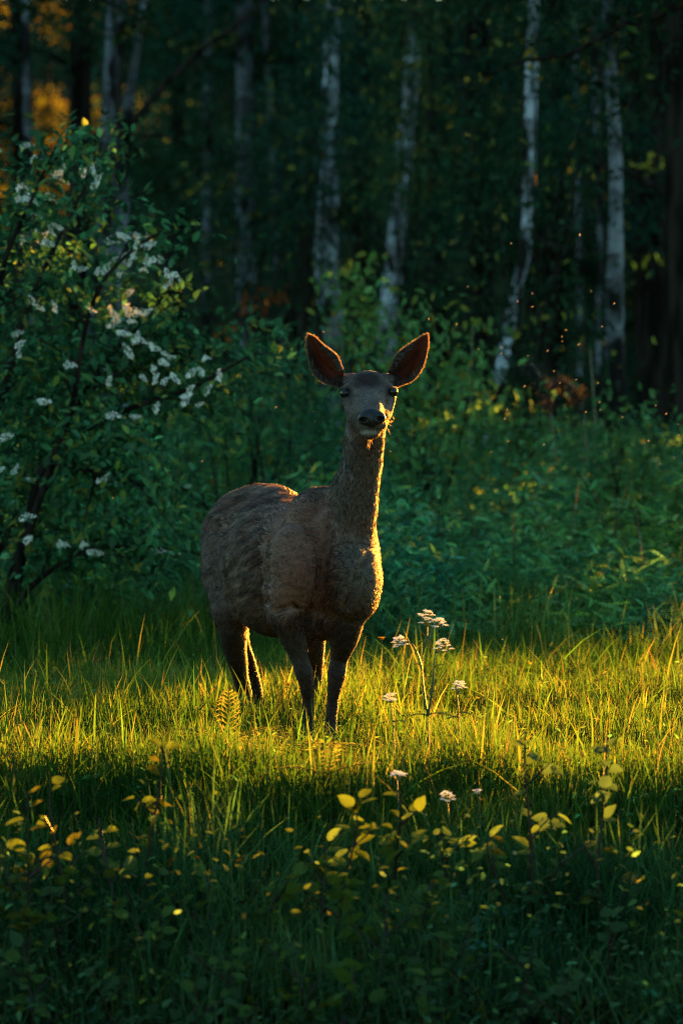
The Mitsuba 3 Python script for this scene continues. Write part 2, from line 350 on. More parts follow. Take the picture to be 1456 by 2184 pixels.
# two trees at the sides whose dark boughs hang into the top of the view
for sx, x, y, sd in ((1, 3.3, 26.0, 381), (-1, -4.3, 29.5, 382)):
    r = rng(sd); key = thing('overhanging_tree'); z0 = float(ground_z(x, y)) - .1
    P, R = resample([[x, y, z0], [x + .1 * sx, y, 3], [x, y + .1, 9]], [.2, .16, .05], 20)
    put(key + '__trunk', tube(P, R, 12, .06, sd), DARK, smooth=True)
    wood, cen, rad = [], [], []
    for k in range(26):
        zz = r.uniform(3.0, 7.5) if sx > 0 else r.uniform(3.9, 7.5); az = (math.pi if sx > 0 else 0) + r.normal(0, .75)
        lp, lr = limb(r, np.array([x, y, zz]), np.array([math.cos(az), math.sin(az), r.uniform(-.05, .35)]), r.uniform(1.6, 3.4), .04, .12, 9)
        wood.append(tube(lp, lr, 6))
        for m in range(3, 9):
            cen.append(lp[m] + r.normal(0, .12, 3)); rad.append(r.uniform(.22, .5))
    put(key + '__boughs', join(wood), DARK, smooth=True); labels[key + '__boughs'] = {'label': 'dark boughs', 'kind': 'stuff'}
    lv = clumps(r, np.array(cen), np.array(rad), 7000, .085, (.012, .036, .020), (.03, .06, .02), .1)
    put(key + '__crown', lv[:2], 'leaf_material', color=lv[2]); labels[key + '__crown'] = {'label': 'dark hanging leaves', 'kind': 'stuff'}
    tag(key, 'dark tree whose boughs hang into the upper ' + ('right' if sx > 0 else 'left') + ' of the view', 'tree')

# spruces added outside the view to shade the wood and darken the foreground
def spruce_mesh(seed, h=13.0, rad=2.1):
    r = rng(seed); out = []
    for lev in range(34):
        z = .5 + (h - .8) * (lev / 34) ** .95; L = rad * (1 - (z / h) ** 1.15) + .12
        for k in range(11):
            az = k * 2 * np.pi / 11 + r.random() * .6 + lev
            ln = L * r.uniform(.8, 1.15); u = np.array([math.cos(az), math.sin(az), 0]); s = np.array([-u[1], u[0], 0])
            t = np.linspace(0, 1, 5)
            wd = np.array([.12, .30, .34, .24, .02]) * (.55 + .5 * ln)
            z0 = z - .32 * ln * t ** 1.3 + .06 * np.sin(3 * t)
            ctr = u[None] * (ln * t)[:, None] + np.stack([0 * t, 0 * t, z0], 1)
            a, b = ctr + s * wd[:, None] * .5 - [0, 0, .10], ctr - s * wd[:, None] * .5 - [0, 0, .10]
            v = np.vstack([ctr, a, b]); f = []
            for i in range(4):
                f += [[i, i + 1, 5 + i + 1], [i, 5 + i + 1, 5 + i], [i, 10 + i + 1, i + 1], [i, 10 + i, 10 + i + 1]]
            out.append((v, np.array(f)))
    return join(out)
_sp = mikit.ply(spruce_mesh(5), 'dull_leaf_material', color=np.tile([.02, .035, .016], (34 * 11 * 15, 1)))
_tr = mikit.ply(tube(np.array([[0, 0, -.2], [0, 0, 6.], [0, 0, 12.8]]), [.2, .12, .02], 10), 'dark_bark_material', smooth=True)
def spruce(x, y, s, label):
    key = thing('added_spruce_tree')
    to = T().translate([float(x), float(y), float(ground_z(x, y)) - .1]).rotate([0, 0, 1], float(x * 57 + y * 31)).scale(float(s))
    scene[key + '__crown'] = {**_sp, 'to_world': to}; scene[key + '__trunk'] = {**_tr, 'to_world': to}
    tag(key, label, 'tree', 'unseen spruces added around the clearing to shade it')
def uv_place(u, v):
    s, c = math.sin(SUN_AZ), math.cos(SUN_AZ)
    return c * v + s * u, -s * v + c * u
for (u, v) in SPRUCES_BEHIND:
    x, y = uv_place(u, v); spruce(x, y, 1.0 if v > -13 else 1.8 + .1 * math.sin(7 * v), ['nearest', 'second nearest', 'third', 'fourth', 'fifth', 'sixth', 'seventh', 'eighth', 'ninth', 'tenth', 'farthest'][SPRUCES_BEHIND.index((u, v))] + ' of the unseen spruces added in a row at right to shade the wood')
for (x, y, s) in SPRUCES_NEAR:
    spruce(x, y, s, f"added unseen shading spruce {'left' if x < 0 else 'right'} of the view, {['just before', 'just before', 'well before', 'well before', 'behind', 'behind'][SPRUCES_NEAR.index((x, y, s))]} the shaded bank")
# ------------------------------------------------------------------ undergrowth behind the clearing
def stalky(r, x, y, height, per, leaf_l, leaf_w, base, alt, share, template=LEAF4):
    """Leafy stalks: leaves in alternating order up a slightly leaning stalk, longest in the middle."""
    n = len(x)
    z = ground_z(x, y)
    az = r.random(n) * 6.28; lean = r.uniform(.0, .3, n) * height
    t = (np.arange(per)[None] + r.random((n, per))) / per * .85 + .15
    p = np.stack([x[:, None] + (np.cos(az) * lean)[:, None] * t ** 2, y[:, None] + (np.sin(az) * lean)[:, None] * t ** 2, z[:, None] + height[:, None] * t], -1).reshape(-1, 3)
    m = len(p)
    a = (np.arange(per)[None] * 2.4 + r.random((n, 1)) * 6.28 + r.normal(0, .4, (n, per))).ravel()
    d = np.stack([np.cos(a), np.sin(a), r.normal(.25, .45, m)], 1)
    L = leaf_l * r.uniform(.6, 1.2, m) * (1.15 - .55 * t.ravel())
    patch = np.exp(1.9 * (meshkit.fbm(np.stack([p[:, 0] * 1.7, p[:, 1] * 1.1, p[:, 0] * 0 + leaf_l * 50], 1), 2, 91) - .5))[:, None] * (1 + 1.3 * (meshkit.fbm(np.stack([p[:, 0] * 2.3, p[:, 1] * 1.3, p[:, 0] * 0 + 7], 1), 2, 95) - .5)[:, None] * np.array([1.0, .1, -1.0]))
    return leaf_cloud(p, d, np.tile([0, 0, .8], (m, 1)) + r.normal(0, .65, (m, 3)), L, L * leaf_w, np.clip(shades(r, m, base, .5, alt, share) * patch, .004, .6), template)

def mound(x, y):
    """Height of the undergrowth: a thick bank of it from about 23 m on, higher in places."""
    q = np.stack([x * .55, y * .4, x * 0 + 3], -1)
    return (.20 + 1.25 * meshkit.fbm(q, 2, 71)) * sstep(21.9, 24.8, y + .6 * np.sin(x * 1.6 + .5) + .35 * np.sin(x * 4.3 + 1))
r = rng(500)
n = 11000
ux, uy = r.uniform(-4.2, 4.2, n), 22.4 + 12 * r.random(n) ** 1.3
hh = mound(ux, uy); m = hh > .22; ux, uy, hh = ux[m], uy[m], hh[m] * r.uniform(.8, 1.15, m.sum())
ug = [stalky(r, ux, uy, hh, 7, .165, .24, (.072, .210, .078), (.14, .27, .07), .16)]
n = 9000
ux, uy = r.uniform(-6, 6, n), r.uniform(29, 48, n)
ug.append(stalky(r, ux, uy, r.uniform(.5, 1.1, n), 6, .13, .34, (.045, .15, .078), (.10, .19, .055), .15, LEAF2))
n = 3500
ux, uy = r.uniform(-4.2, 4.2, n), 22.8 + 9 * r.random(n) ** 1.2
hh = mound(ux, uy) * 1.12; m = hh > .3; ux, uy, hh = ux[m], uy[m], hh[m]
ug.append(stalky(r, ux, uy, hh, 8, .085, .6, (.075, .20, .085), (.15, .25, .06), .2))
n = 260; dx, dy = r.uniform(-3, 3, n), r.uniform(23.2, 31, n)
ug.append(blades(r, np.stack([dx, dy, ground_z(dx, dy)], 1), r.uniform(.7, 1.35, n), np.full(n, .012), np.abs(r.normal(0, .25, n)), shades(r, n, (.075, .055, .035), .4), 5))
ug = join(ug)
put('undergrowth', ug[:2], 'glossy_leaf_material', color=ug[2]); tag('undergrowth', 'thick bank of leafy green undergrowth between the meadow and the wood', 'undergrowth', kind='stuff')

# ------------------------------------------------------------------ grass
r = rng(600)
def grass_patch(n, x0, x1, y0, y1, h, w, lean, base, alt, share, steps=3):
    x, y = r.uniform(x0, x1, n), r.uniform(y0, y1, n)
    q = np.stack([x * 2.2, y * 2.2, x * 0], -1)
    k = meshkit.fbm(q, 2, 61)
    hgt = h * (.45 + 1.0 * k) * r.uniform(.55, 1.25, n)
    hgt = hgt * (1 - .34 * np.exp(-((x + .12) / .34) ** 4 - ((y - 17.0) / .75) ** 4))          # pressed down where the deer stands
    return blades(r, np.stack([x, y, ground_z(x, y) - .01], 1), hgt, w * r.uniform(.6, 1.4, n), np.abs(r.normal(0, lean, n)) + .05, shades(r, n, base, .25, alt, share), steps)
G1, G2 = (.050, .118, .017), (.12, .15, .032)
gp = [grass_patch(60000, -2.3, 2.3, 14.6, 20.0, .175, .0085, .35, G1, G2, .18),
      grass_patch(45000, -2.9, 2.9, 20.0, 25.0, .19, .010, .4, G1, G2, .15),
      grass_patch(9000, -2.1, 2.1, 13.8, 14.9, .30, .010, .55, (.045, .12, .04), G2, .05, 4), grass_patch(1600, -2.1, 2.1, 11.6, 13.8, .36, .010, .6, (.04, .10, .04), G2, .03, 4),
      grass_patch(2600, -2.4, 2.4, 15.2, 21.0, .30, .010, .35, G1, G2, .3, 4),
      grass_patch(2600, -3.0, 3.0, 22.0, 25.5, .50, .011, .5, (.05, .13, .04), G2, .1, 4),
      grass_patch(1500, .8, 3.0, 22.3, 24.2, .36, .011, .35, G1, G2, .2, 4),
      grass_patch(1500, -2.8, -.6, 21.0, 23.4, .42, .011, .45, G1, G2, .2, 4),
      grass_patch(9000, -9, -2.3, 12, 25, .4, .014, .4, G1, G2, .15), grass_patch(9000, 2.3, 9, 12, 25, .4, .014, .4, G1, G2, .15)]
gp.append(grass_patch(1500, -2.4, 2.4, 15.0, 22.0, .24, .004, .8, (.13, .125, .05), (.19, .165, .08), .4, 4))
gp.append(grass_patch(260, -2.4, 2.4, 15.2, 22.0, .38, .0035, .3, (.08, .12, .035), (.14, .14, .05), .4, 4))
n = 900; wx, wy = r.uniform(-2.2, 2.2, n), r.uniform(14.6, 21.5, n)
gp.append(stalky(r, wx, wy, r.uniform(.08, .20, n), 7, .045, .42, (.045, .11, .03), (.10, .10, .03), .15))
gp = join(gp)
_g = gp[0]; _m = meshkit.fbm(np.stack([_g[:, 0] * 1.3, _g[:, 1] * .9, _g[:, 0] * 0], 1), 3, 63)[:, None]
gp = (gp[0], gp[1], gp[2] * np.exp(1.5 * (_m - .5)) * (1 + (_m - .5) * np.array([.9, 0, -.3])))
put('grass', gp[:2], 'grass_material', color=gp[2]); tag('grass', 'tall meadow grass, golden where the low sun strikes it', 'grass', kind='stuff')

# low leafy cover on the shaded bank in front
r = rng(620); n = 1700
ux, uy = r.uniform(-2.0, 2.0, n), r.uniform(11.6, 14.3, n)
gc = stalky(r, ux, uy, r.uniform(.25, .6, n), 6, .046, .6, (.040, .095, .040), (.09, .13, .02), .1)
put('ground_cover', gc[:2], 'waxy_leaf_material', color=gc[2]); tag('ground_cover', 'small dark leaves covering the shaded bank at the bottom', 'ground cover', kind='stuff')

# ------------------------------------------------------------------ saplings in front, each leaf a part
def round_leaf(seed):
    r = rng(seed); k = 12
    a = np.linspace(0, 2 * np.pi, k, endpoint=False)
    rad = .5 * (1 + .06 * np.cos(3 * a + seed) + r.normal(0, .025, k)); x = .5 - rad * np.cos(a) * 1.0; y = rad * np.sin(a) * (.76 - .22 * (x - .5))
    x[0], y[0] = 0, 0; x[k // 2] = 1.16
    z = .22 * np.abs(y) - .10 * x ** 2 + r.normal(0, .012, k)
    v = np.vstack([np.stack([x, y, z], 1), [[.33, 0, -.03], [.68, 0, -.06]]])
    f = [[i, (i + 1) % k, k if x[i] + x[(i + 1) % k] < 1.0 else k + 1] for i in range(k)]
    f += [[k, k + 1, 3], [k + 1, k, 9]]
    return v, np.array(f)[:, ::-1]
LEAFS = []
for i, c in enumerate([(.066, .110, .016), (.070, .082, .012), (.075, .140, .034), (.050, .105, .042)]):
    for s in range(2):
        lm = round_leaf(11 * i + s + 1)
        LEAFS.append((i, mikit.ply(lm, 'waxy_leaf_material', color=np.tile(np.array(c) * (1 + .15 * s), (len(lm[0]), 1)), smooth=True)))

def frame_matrix(pos, along, up, s):
    a = unit(np.asarray(along, float)); y = unit(np.cross(up, a)); u = np.cross(a, y)
    m = np.eye(4); m[:3, 0], m[:3, 1], m[:3, 2], m[:3, 3] = a * s, y * s, u * s, pos
    return T(m.tolist())

def sapling(seed, label, top, d, leaves, kinds, size=.058, height=.6, lean=0.0, spread=.9, group=None, branch=3):
    r = rng(seed); key = thing('sapling')
    tp = W(top[0], top[1], d)
    gx_ = tp[0] - lean * .3
    base = np.array([gx_, d + r.normal(0, .04), 0.]); base[2] = ground_z(base[0], base[1]) - .03
    H = tp[2] - base[2]
    t = np.linspace(0, 1, 9)[:, None]
    P = base + (tp - base) * t + np.array([math.sin(seed), math.cos(seed), 0]) * .03 * np.sin(t * 5)
    wood = [tube(P, np.linspace(.007, .0025, 9) * (1 + .5 * (H > .9)), 6)]
    twigs = [(P, 1.0)]
    lo = max(.15, 1 - height / max(H, .2))
    for b in range(branch):
        j = int((lo + (.85 - lo) * (b + r.random()) / branch) * 8)
        az = r.random() * 6.28; ln = r.uniform(.07, .17) * spread
        bp = P[j] + np.array([math.cos(az), math.sin(az) * .7, .8]) * ln * np.linspace(0, 1, 5)[:, None]
        wood.append(tube(bp, np.linspace(.004, .002, 5), 5)); twigs.append((bp, .6))
    put(key + '__stem', join(wood), 'stem_material', smooth=True, color=np.array([.035, .022, .016]))
    for i in range(leaves):
        q, wgt = twigs[0] if r.random() < .5 else twigs[r.integers(0, len(twigs))]
        s = r.uniform(lo if wgt == 1.0 else .35, 1.0) if i else 1.0
        k = min(int(s * (len(q) - 1)), len(q) - 2); p = q[k] + (q[k + 1] - q[k]) * (s * (len(q) - 1) - k)
        az = i * 2.4 + r.normal(0, .5); al = np.array([math.cos(az), math.sin(az), r.normal(.15, .5)])
        kk = kinds[r.integers(0, len(kinds))]
        src = LEAFS[kk * 2 + r.integers(0, 2)][1]
        copy_of(key + '__leaf', src, frame_matrix(p + unit(al) * .012, al, [r.normal(0, .5), r.normal(-.5, .5), .9], size * .86 * r.uniform(.7, 1.2)))
    tag(key, label, 'sapling', group)
    return key
S = [((60, 2010), 13.8, 12, (3, 2), 'shaded sapling in the very corner at lower left', .055, .5),
     ((410, 2090), 13.5, 12, (2, 3), 'shaded sapling at the bottom edge left of centre', .055, .5),
     ((735, 2060), 13.6, 12, (2, 3, 0), 'shaded sapling at the bottom edge under the central one', .06, .5),
     ((900, 2080), 13.5, 12, (3, 2), 'shaded sapling at the bottom edge right of the central one', .055, .5),
     ((1210, 2080), 13.5, 10, (3,), 'shaded sapling at the bottom edge below the tall dark stems', .055, .5),
     ((280, 1840), 14.3, 10, (2, 3), 'olive sapling in the shade left of centre, below the tallest lower left one', .055, .4),
     ((20, 1800), 14.4, 9, (1, 0, 2), 'sapling half cut off by the left edge, with yellow leaves in the shade', .055, .4),
     ((690, 1800), 14.45, 10, (0, 2, 1), 'short yellow leaved sapling close left of the central one', .055, .4),
     ((905, 1870), 14.25, 11, (0, 2), 'short sapling with round olive leaves right below the central one', .058, .4),
     ((330, 1592), 14.6, 12, (0, 0, 1), 'sapling with glowing yellow leaves, tallest at lower left', .050, .42),
     ((60, 1690), 14.0, 12, (0, 1, 1), 'sapling with orange yellow leaves at the left edge below the lit grass', .055, .45),
     ((122, 1672), 14.3, 6, (0, 1), 'thin sapling with few yellow leaves just right of the one at the left edge', .048, .35),
     ((228, 1745), 14.5, 11, (2, 2, 0), 'dull green sapling between the left edge and the tallest lower left sapling', .055, .4),
     ((445, 1860), 14.3, 10, (3, 2, 0), 'dim sapling with olive leaves below the grass left of centre', .055, .4),
     ((575, 1880), 14.25, 11, (2, 0, 0), 'olive leaved sapling below the deer, left of the central sapling', .055, .35),
     ((742, 1705), 14.2, 40, (0, 0, 2, 2), 'largest central sapling with many yellow leaves on a tall dark stem', .062, .75),
     ((848, 1690), 14.6, 14, (0, 2, 2), 'sapling with olive leaves right of the central one', .060, .5),
     ((950, 1775), 14.5, 10, (2, 0, 2), 'low olive sapling between the central sapling and the tall dark stems', .056, .4),
     ((1058, 1790), 14.5, 9, (0, 2, 1), 'small sapling with a round yellow leaf left of the tall dark stem', .060, .35),
     ((1128, 1562), 14.4, 14, (3, 3, 2), 'tall dark sapling with black silhouetted leaves against the lit grass', .060, .9),
     ((1284, 1572), 14.5, 11, (3, 3, 1), 'second tall dark sapling, right of the first against the lit grass', .056, .8),
     ((1180, 1800), 14.5, 9, (3, 2), 'dim sapling in the dark lower right below the tall stems', .055, .4),
     ((330, 1950), 14.0, 12, (3, 2), 'dark sapling low at left with pale shining leaf backs', .055, .5),
     ((120, 1900), 14.1, 12, (3, 3, 0), 'dark sapling in the lower left corner', .055, .5),
     ((640, 2000), 13.75, 12, (3, 2), 'dark sapling at the bottom below the deer', .055, .5),
     ((500, 2040), 13.7, 10, (3, 2), 'dark sapling at the bottom, left of the one below the deer', .055, .5),
     ((820, 1905), 14.1, 14, (3, 2, 0), 'dim bushy sapling at the bottom right of the central stem', .055, .5),
     ((980, 1960), 13.9, 12, (3, 2), 'dark sapling at the bottom right of centre', .055, .5),
     ((1120, 2010), 13.75, 10, (3, 3), 'nearly black sapling at bottom right', .055, .5),
     ((1300, 1960), 13.9, 9, (3,), 'nearly black sapling close to the lower right corner', .055, .5),
     ((220, 2060), 13.6, 10, (3,), 'nearly black sapling at the bottom left', .055, .5)]
for i, (top, d, nl, kinds, lab, sz, hgt) in enumerate(S):
    sapling(700 + i, lab, top, d, nl + 13, kinds, sz, hgt, group='saplings growing in the foreground')

# ------------------------------------------------------------------ bird cherry in flower at the left
r = rng(800)
key = thing('bird_cherry')
BD = 22.3
BR = [([(20, 1330), (60, 1120), (90, 1000), (200, 905), (320, 856), (420, 822), (490, 782), (560, 745)], [26, 22, 20, 15, 12, 9, 7, 3], 0.0),
      ([(5, 1330), (60, 1120), (130, 960), (190, 820), (270, 720), (330, 655), (370, 600)], [24, 20, 17, 13, 10, 7, 3], .25),
      ([(60, 1140), (120, 960), (155, 860), (182, 700), (220, 600), (300, 520), (345, 492)], [18, 15, 13, 11, 9, 6, 3], -.3),
      ([(-40, 1000), (20, 790), (60, 650), (120, 520), (180, 400), (220, 300)], [20, 16, 13, 10, 7, 3], .3),
      ([(-60, 1100), (-30, 800), (10, 560), (70, 420), (120, 310)], [20, 17, 12, 8, 3], -.4),
      ([(30, 1300), (110, 1215), (200, 1170), (300, 1165), (390, 1178)], [14, 11, 8, 6, 3], -.2),
      ([(100, 985), (170, 1000), (240, 1010), (300, 1035)], [10, 8, 6, 3], -.4),
      ([(-50, 1250), (10, 1150), (50, 1050), (70, 900), (40, 780)], [18, 14, 12, 8, 3], .5),
      ([(190, 830), (260, 790), (310, 740), (350, 740), (390, 770)], [9, 8, 6, 5, 3], .1)]
wood, nodes = [], []
for i, (pts, w, dd) in enumerate(BR):
    n = len(pts); d = BD + dd * np.linspace(.2, 1.4, n)
    P = np.array([W(a, b, q) for (a, b), q in zip(pts, d)]); R = np.array([x * q / F / 2 for x, q in zip(w, d)])
    Pc, Rc = resample(P, R, 30)
    put(key + '__branch', tube(Pc, Rc, 9, .06, i), 'dark_bark_material', smooth=True)
    for j in range(6, 30):
        nodes.append((Pc[j], unit(Pc[j] - Pc[j - 1])))
        if j % 3 == 0:
            tw = unit(unit(Pc[j] - Pc[j - 1]) + r.normal(0, .8, 3) + np.array([0, 0, .3])) ; ln = r.uniform(.15, .4)
            q = Pc[j] + tw * ln * np.linspace(0, 1, 5)[:, None] + np.array([0, 0, -.05]) * np.linspace(0, 1, 5)[:, None] ** 2
            wood.append(tube(q, np.linspace(.006, .002, 5), 5))
            nodes += [(q[k], tw) for k in (2, 3, 4)]
put(key + '__twigs', join(wood), 'dark_bark_material', smooth=True); labels[key + '__twigs'] = {'label': 'thin dark twigs', 'kind': 'stuff'}
nodes_p = np.array([a for a, _ in nodes]); nodes_d = np.array([b for _, b in nodes])
n = 7600
k = r.integers(0, len(nodes_p), n)
pos = nodes_p[k] + r.normal(0, .085, (n, 3)) * np.array([1, 1.3, 1]) + np.array([0, .13, 0])
dirs = unit(nodes_d[k] * .6 + rand_dirs(r, n, .35))
L = r.uniform(.035, .078, n)
lv = leaf_cloud(pos, dirs, np.tile([0, -.3, 1.], (n, 1)) + r.normal(0, .35, (n, 3)), L, L * .52, shades(r, n, (.036, .125, .055), .55, (.15, .22, .045), .10), LEAF8)
put(key + '__leaves', lv[:2], 'glossy_leaf_material', color=lv[2]); labels[key + '__leaves'] = {'label': 'mass of small green leaves', 'kind': 'stuff'}
# extra loose foliage filling the shrub's body, coloured darker for the shade between leaves
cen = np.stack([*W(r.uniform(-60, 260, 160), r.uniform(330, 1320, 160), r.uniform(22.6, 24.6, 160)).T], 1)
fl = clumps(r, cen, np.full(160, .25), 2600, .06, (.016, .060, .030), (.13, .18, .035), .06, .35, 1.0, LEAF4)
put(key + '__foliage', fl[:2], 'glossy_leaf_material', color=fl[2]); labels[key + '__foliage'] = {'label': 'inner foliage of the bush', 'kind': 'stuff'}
LL = []
for i in range(4):
    v, f = LEAF8; c = [(.07, .18, .07), (.09, .20, .06), (.18, .21, .04), (.05, .13, .07)][i]
    LL.append(mikit.ply((v * [1, .52, 1], f), 'leaf_material', color=np.tile(c, (len(v), 1)), smooth=True))
for i in range(260):
    j = r.integers(0, len(nodes_p)); p = nodes_p[j] + np.array([r.normal(0, .05), -.08 - .1 * r.random(), r.normal(0, .05)])
    copy_of(key + '__leaf', LL[r.integers(0, 4)], frame_matrix(p, nodes_d[j] * .5 + rand_dirs(r, 1, .35)[0], [r.normal(0, .3), -.5, 1], r.uniform(.05, .088)))
def raceme(seed):
    r = rng(seed); oc = trimesh.creation.octahedron() if hasattr(trimesh.creation, 'octahedron') else trimesh.Trimesh([[1, 0, 0], [-1, 0, 0], [0, 1, 0], [0, -1, 0], [0, 0, 1], [0, 0, -1]], [[0, 2, 4], [2, 1, 4], [1, 3, 4], [3, 0, 4], [2, 0, 5], [1, 2, 5], [3, 1, 5], [0, 3, 5]])
    out = []; bend = r.normal(0, .012); ln = r.uniform(.06, .105)
    for i in range(30):
        t = (i + r.random()) / 30; a = i * 2.4 + r.normal(0, .5); rr = .021 * math.sin(math.pi * (.2 + .74 * t)) * r.uniform(.35, 1.15)
        v = np.array(oc.vertices) * [.0085, .0085, .0035] * r.uniform(.6, 1.2) * (1.15 - .5 * t)
        v = v @ np.array(trimesh.transformations.random_rotation_matrix(r.random(3))[:3, :3]).T
        out.append((v + [t * ln, math.cos(a) * rr, math.sin(a) * rr + bend * math.sin(3 * t) - .25 * t * t * ln], np.array(oc.faces)))
    return join(out)
RAC = [mikit.ply(raceme(s), 'petal_material', color=np.tile([.88, .92, .86], (30 * 6, 1))) for s in range(1, 9)]
FL = [(150,62),(205,135),(325,160),(300,200),(320,238),(470,165),(420,190),(480,243),(130,285),(280,318),(130,345),(170,350),(275,350),(210,430),(280,460),(265,480),(110,530),(175,518),(215,520),(262,560),(570,550),(640,520),(705,520),(690,545),(660,560),(755,530),(757,560),(695,595),(610,620),(660,640),(740,633),(805,615),(800,660),(375,655),(420,680),(500,680),(545,678),(610,685),(755,705),(845,690),(850,748),(905,745),(660,800),(200,860),(275,870),(480,890),(570,900),(610,910),(640,890),(680,885),(720,890),(695,955),(580,960),(95,1010),(115,1060),(95,1105),(640,1010),(680,1030),(720,1055),(765,1060),(650,1100),(815,1090),(870,1120),(845,1165),(785,1190),(790,1235),(850,1240),(905,1250),(750,1255),(555,1250),(375,1180),(1070,1140),(1020,1190),(975,1205),(1110,1220),(970,1290),(1055,1290),(940,1345),(955,1320),(1020,1365),(795,1380),(575,1430),(700,1430),(235,1355),(45,1530),(75,1690),(15,1690),(180,1750),(520,1735),(580,1760),(145,1945),(340,2090),(445,2090),(490,2120),(820,2110),(890,2130),(150,2050)]
for (a, b) in FL:
    x, y = a / 2.373, 280 + b / 2.373
    up = r.random() < .45
    al = np.array([r.normal(.9, .3), r.normal(-.2, .3), r.normal(.1, .3)]) if not up else np.array([r.normal(.15, .35), r.normal(-.2, .3), r.normal(.9, .25)])
    al = unit(al); p = W(x, y, BD - .28 + r.normal(0, .10)) - al * .05
    copy_of(key + '__flower_cluster', RAC[r.integers(0, 8)], frame_matrix(p, al, [0.1, .2, 1.05], r.uniform(.6, 1.0)))
tag(key, 'flowering bush with white flower spikes and long arching branches at left', 'bush')

# ------------------------------------------------------------------ leafy shrubs between undergrowth and trunks
def shrub(name, seed, label, cen, d, spread, leaves, base, alt, share, leaf=.065, stems=4, cat='shrub'):
    """cen: (px, py) of leaf clump centres; thin stems rise to them from the ground."""
    r = rng(seed); key = thing(name)
    C = np.array([W(a, b, d + r.normal(0, .35)) for a, b in cen]); wood = []
    gxy = C[:, :2].mean(0); foot = np.array([gxy[0], gxy[1], ground_z(*gxy) - .05])
    for c in C:
        f = foot + np.array([r.normal(0, .1), r.normal(0, .1), 0])
        P, R = resample([f, f + (c - f) * [.25, .25, .5], c, c + (c - f) * .08], [.014, .010, .005, .002], 14)
        wood.append(tube(P, R, 6))
    put(key + '__stems', join(wood), 'dark_bark_material', smooth=True); labels[key + '__stems'] = {'label': 'thin dark stems', 'kind': 'stuff'}
    lv = clumps(r, C, np.full(len(C), spread), leaves, leaf, base, alt, share, .3, .9, LEAF4, .3)
    put(key + '__leaves', lv[:2], 'glossy_leaf_material', color=lv[2]); labels[key + '__leaves'] = {'label': 'loose leaves of the shrub', 'kind': 'stuff'}
    tag(key, label, cat); return key
Y2 = (.17, .19, .035)
shrub('leafy_shrub', 901, 'young green shrub in front of the stout birch, above the deer left ear', [(750, 640), (742, 600), (765, 670), (745, 700), (755, 580), (775, 720)], 29, .20, 260, (.10, .20, .05), Y2, .15, .07)
shrub('leafy_shrub', 902, 'bright leafed shrub right of the deer head and ear', [(880, 780), (930, 800), (960, 770), (900, 860), (950, 900), (870, 930), (920, 960), (990, 890), (860, 840), (850, 720)], 27, .42, 1300, (.085, .20, .065), Y2, .12, .07)
shrub('leafy_shrub', 903, 'leafy shrub behind the tip of the long flowering branch', [(500, 770), (560, 760), (530, 830), (440, 880), (480, 930), (560, 900), (600, 950), (400, 960), (350, 1000), (620, 880)], 26, .40, 900, (.035, .10, .042), Y2, .10, .07)
shrub('leafy_shrub', 904, 'shrub with light green leaves at the foot of the crooked birch', [(1150, 900), (1100, 930), (1060, 960), (1180, 950), (1030, 900)], 28, .35, 600, (.08, .18, .06), Y2, .1, .065)
shrub('leafy_shrub', 905, 'low shrub at the foot of the dark mottled birch', [(1300, 960), (1350, 990), (1260, 1000), (1390, 950), (1330, 930)], 27, .35, 600, (.07, .17, .06), Y2, .08, .065)
shrub('leafy_shrub', 906, 'dense green shrub filling the gap left of the deer neck', [(640, 860), (600, 800), (560, 990), (650, 960), (690, 900), (700, 980), (620, 1000), (660, 790)], 28, .42, 1000, (.035, .115, .06), Y2, .06, .07)
shrub('orange_leaved_shrub', 907, 'thin shrub with orange leaves left of the stout birch', [(525, 640), (548, 622), (600, 628), (575, 645), (525, 683), (552, 650), (470, 700), (730, 705)], 34, .10, 60, (.30, .085, .015), (.24, .06, .012), .4, .075)
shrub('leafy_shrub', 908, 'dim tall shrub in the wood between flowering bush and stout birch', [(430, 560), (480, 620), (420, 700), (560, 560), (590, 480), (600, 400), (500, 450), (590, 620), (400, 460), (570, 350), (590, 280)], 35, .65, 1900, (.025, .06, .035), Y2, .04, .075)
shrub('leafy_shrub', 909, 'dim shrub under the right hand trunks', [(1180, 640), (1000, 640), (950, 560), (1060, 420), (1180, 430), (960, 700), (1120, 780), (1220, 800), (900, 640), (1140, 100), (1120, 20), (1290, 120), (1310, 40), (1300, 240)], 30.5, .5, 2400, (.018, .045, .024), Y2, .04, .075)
shrub('leafy_shrub', 910, 'leaves hanging across the leaning birch right of the stout birch', [(860, 330), (840, 400), (890, 430), (880, 190), (900, 360), (830, 300), (870, 120), (900, 60), (860, 20)], 35, .42, 1700, (.05, .11, .05), Y2, .15, .07)

shrub('leafy_shrub', 911, 'spray of leaves hiding the left half of the stout birch', [(630, 200), (660, 280), (630, 360), (655, 440), (625, 520), (650, 600), (690, 150), (600, 280), (700, 80), (710, 10), (670, 60), (720, 260)], 34, .36, 1700, (.024, .07, .045), Y2, .05, .07)
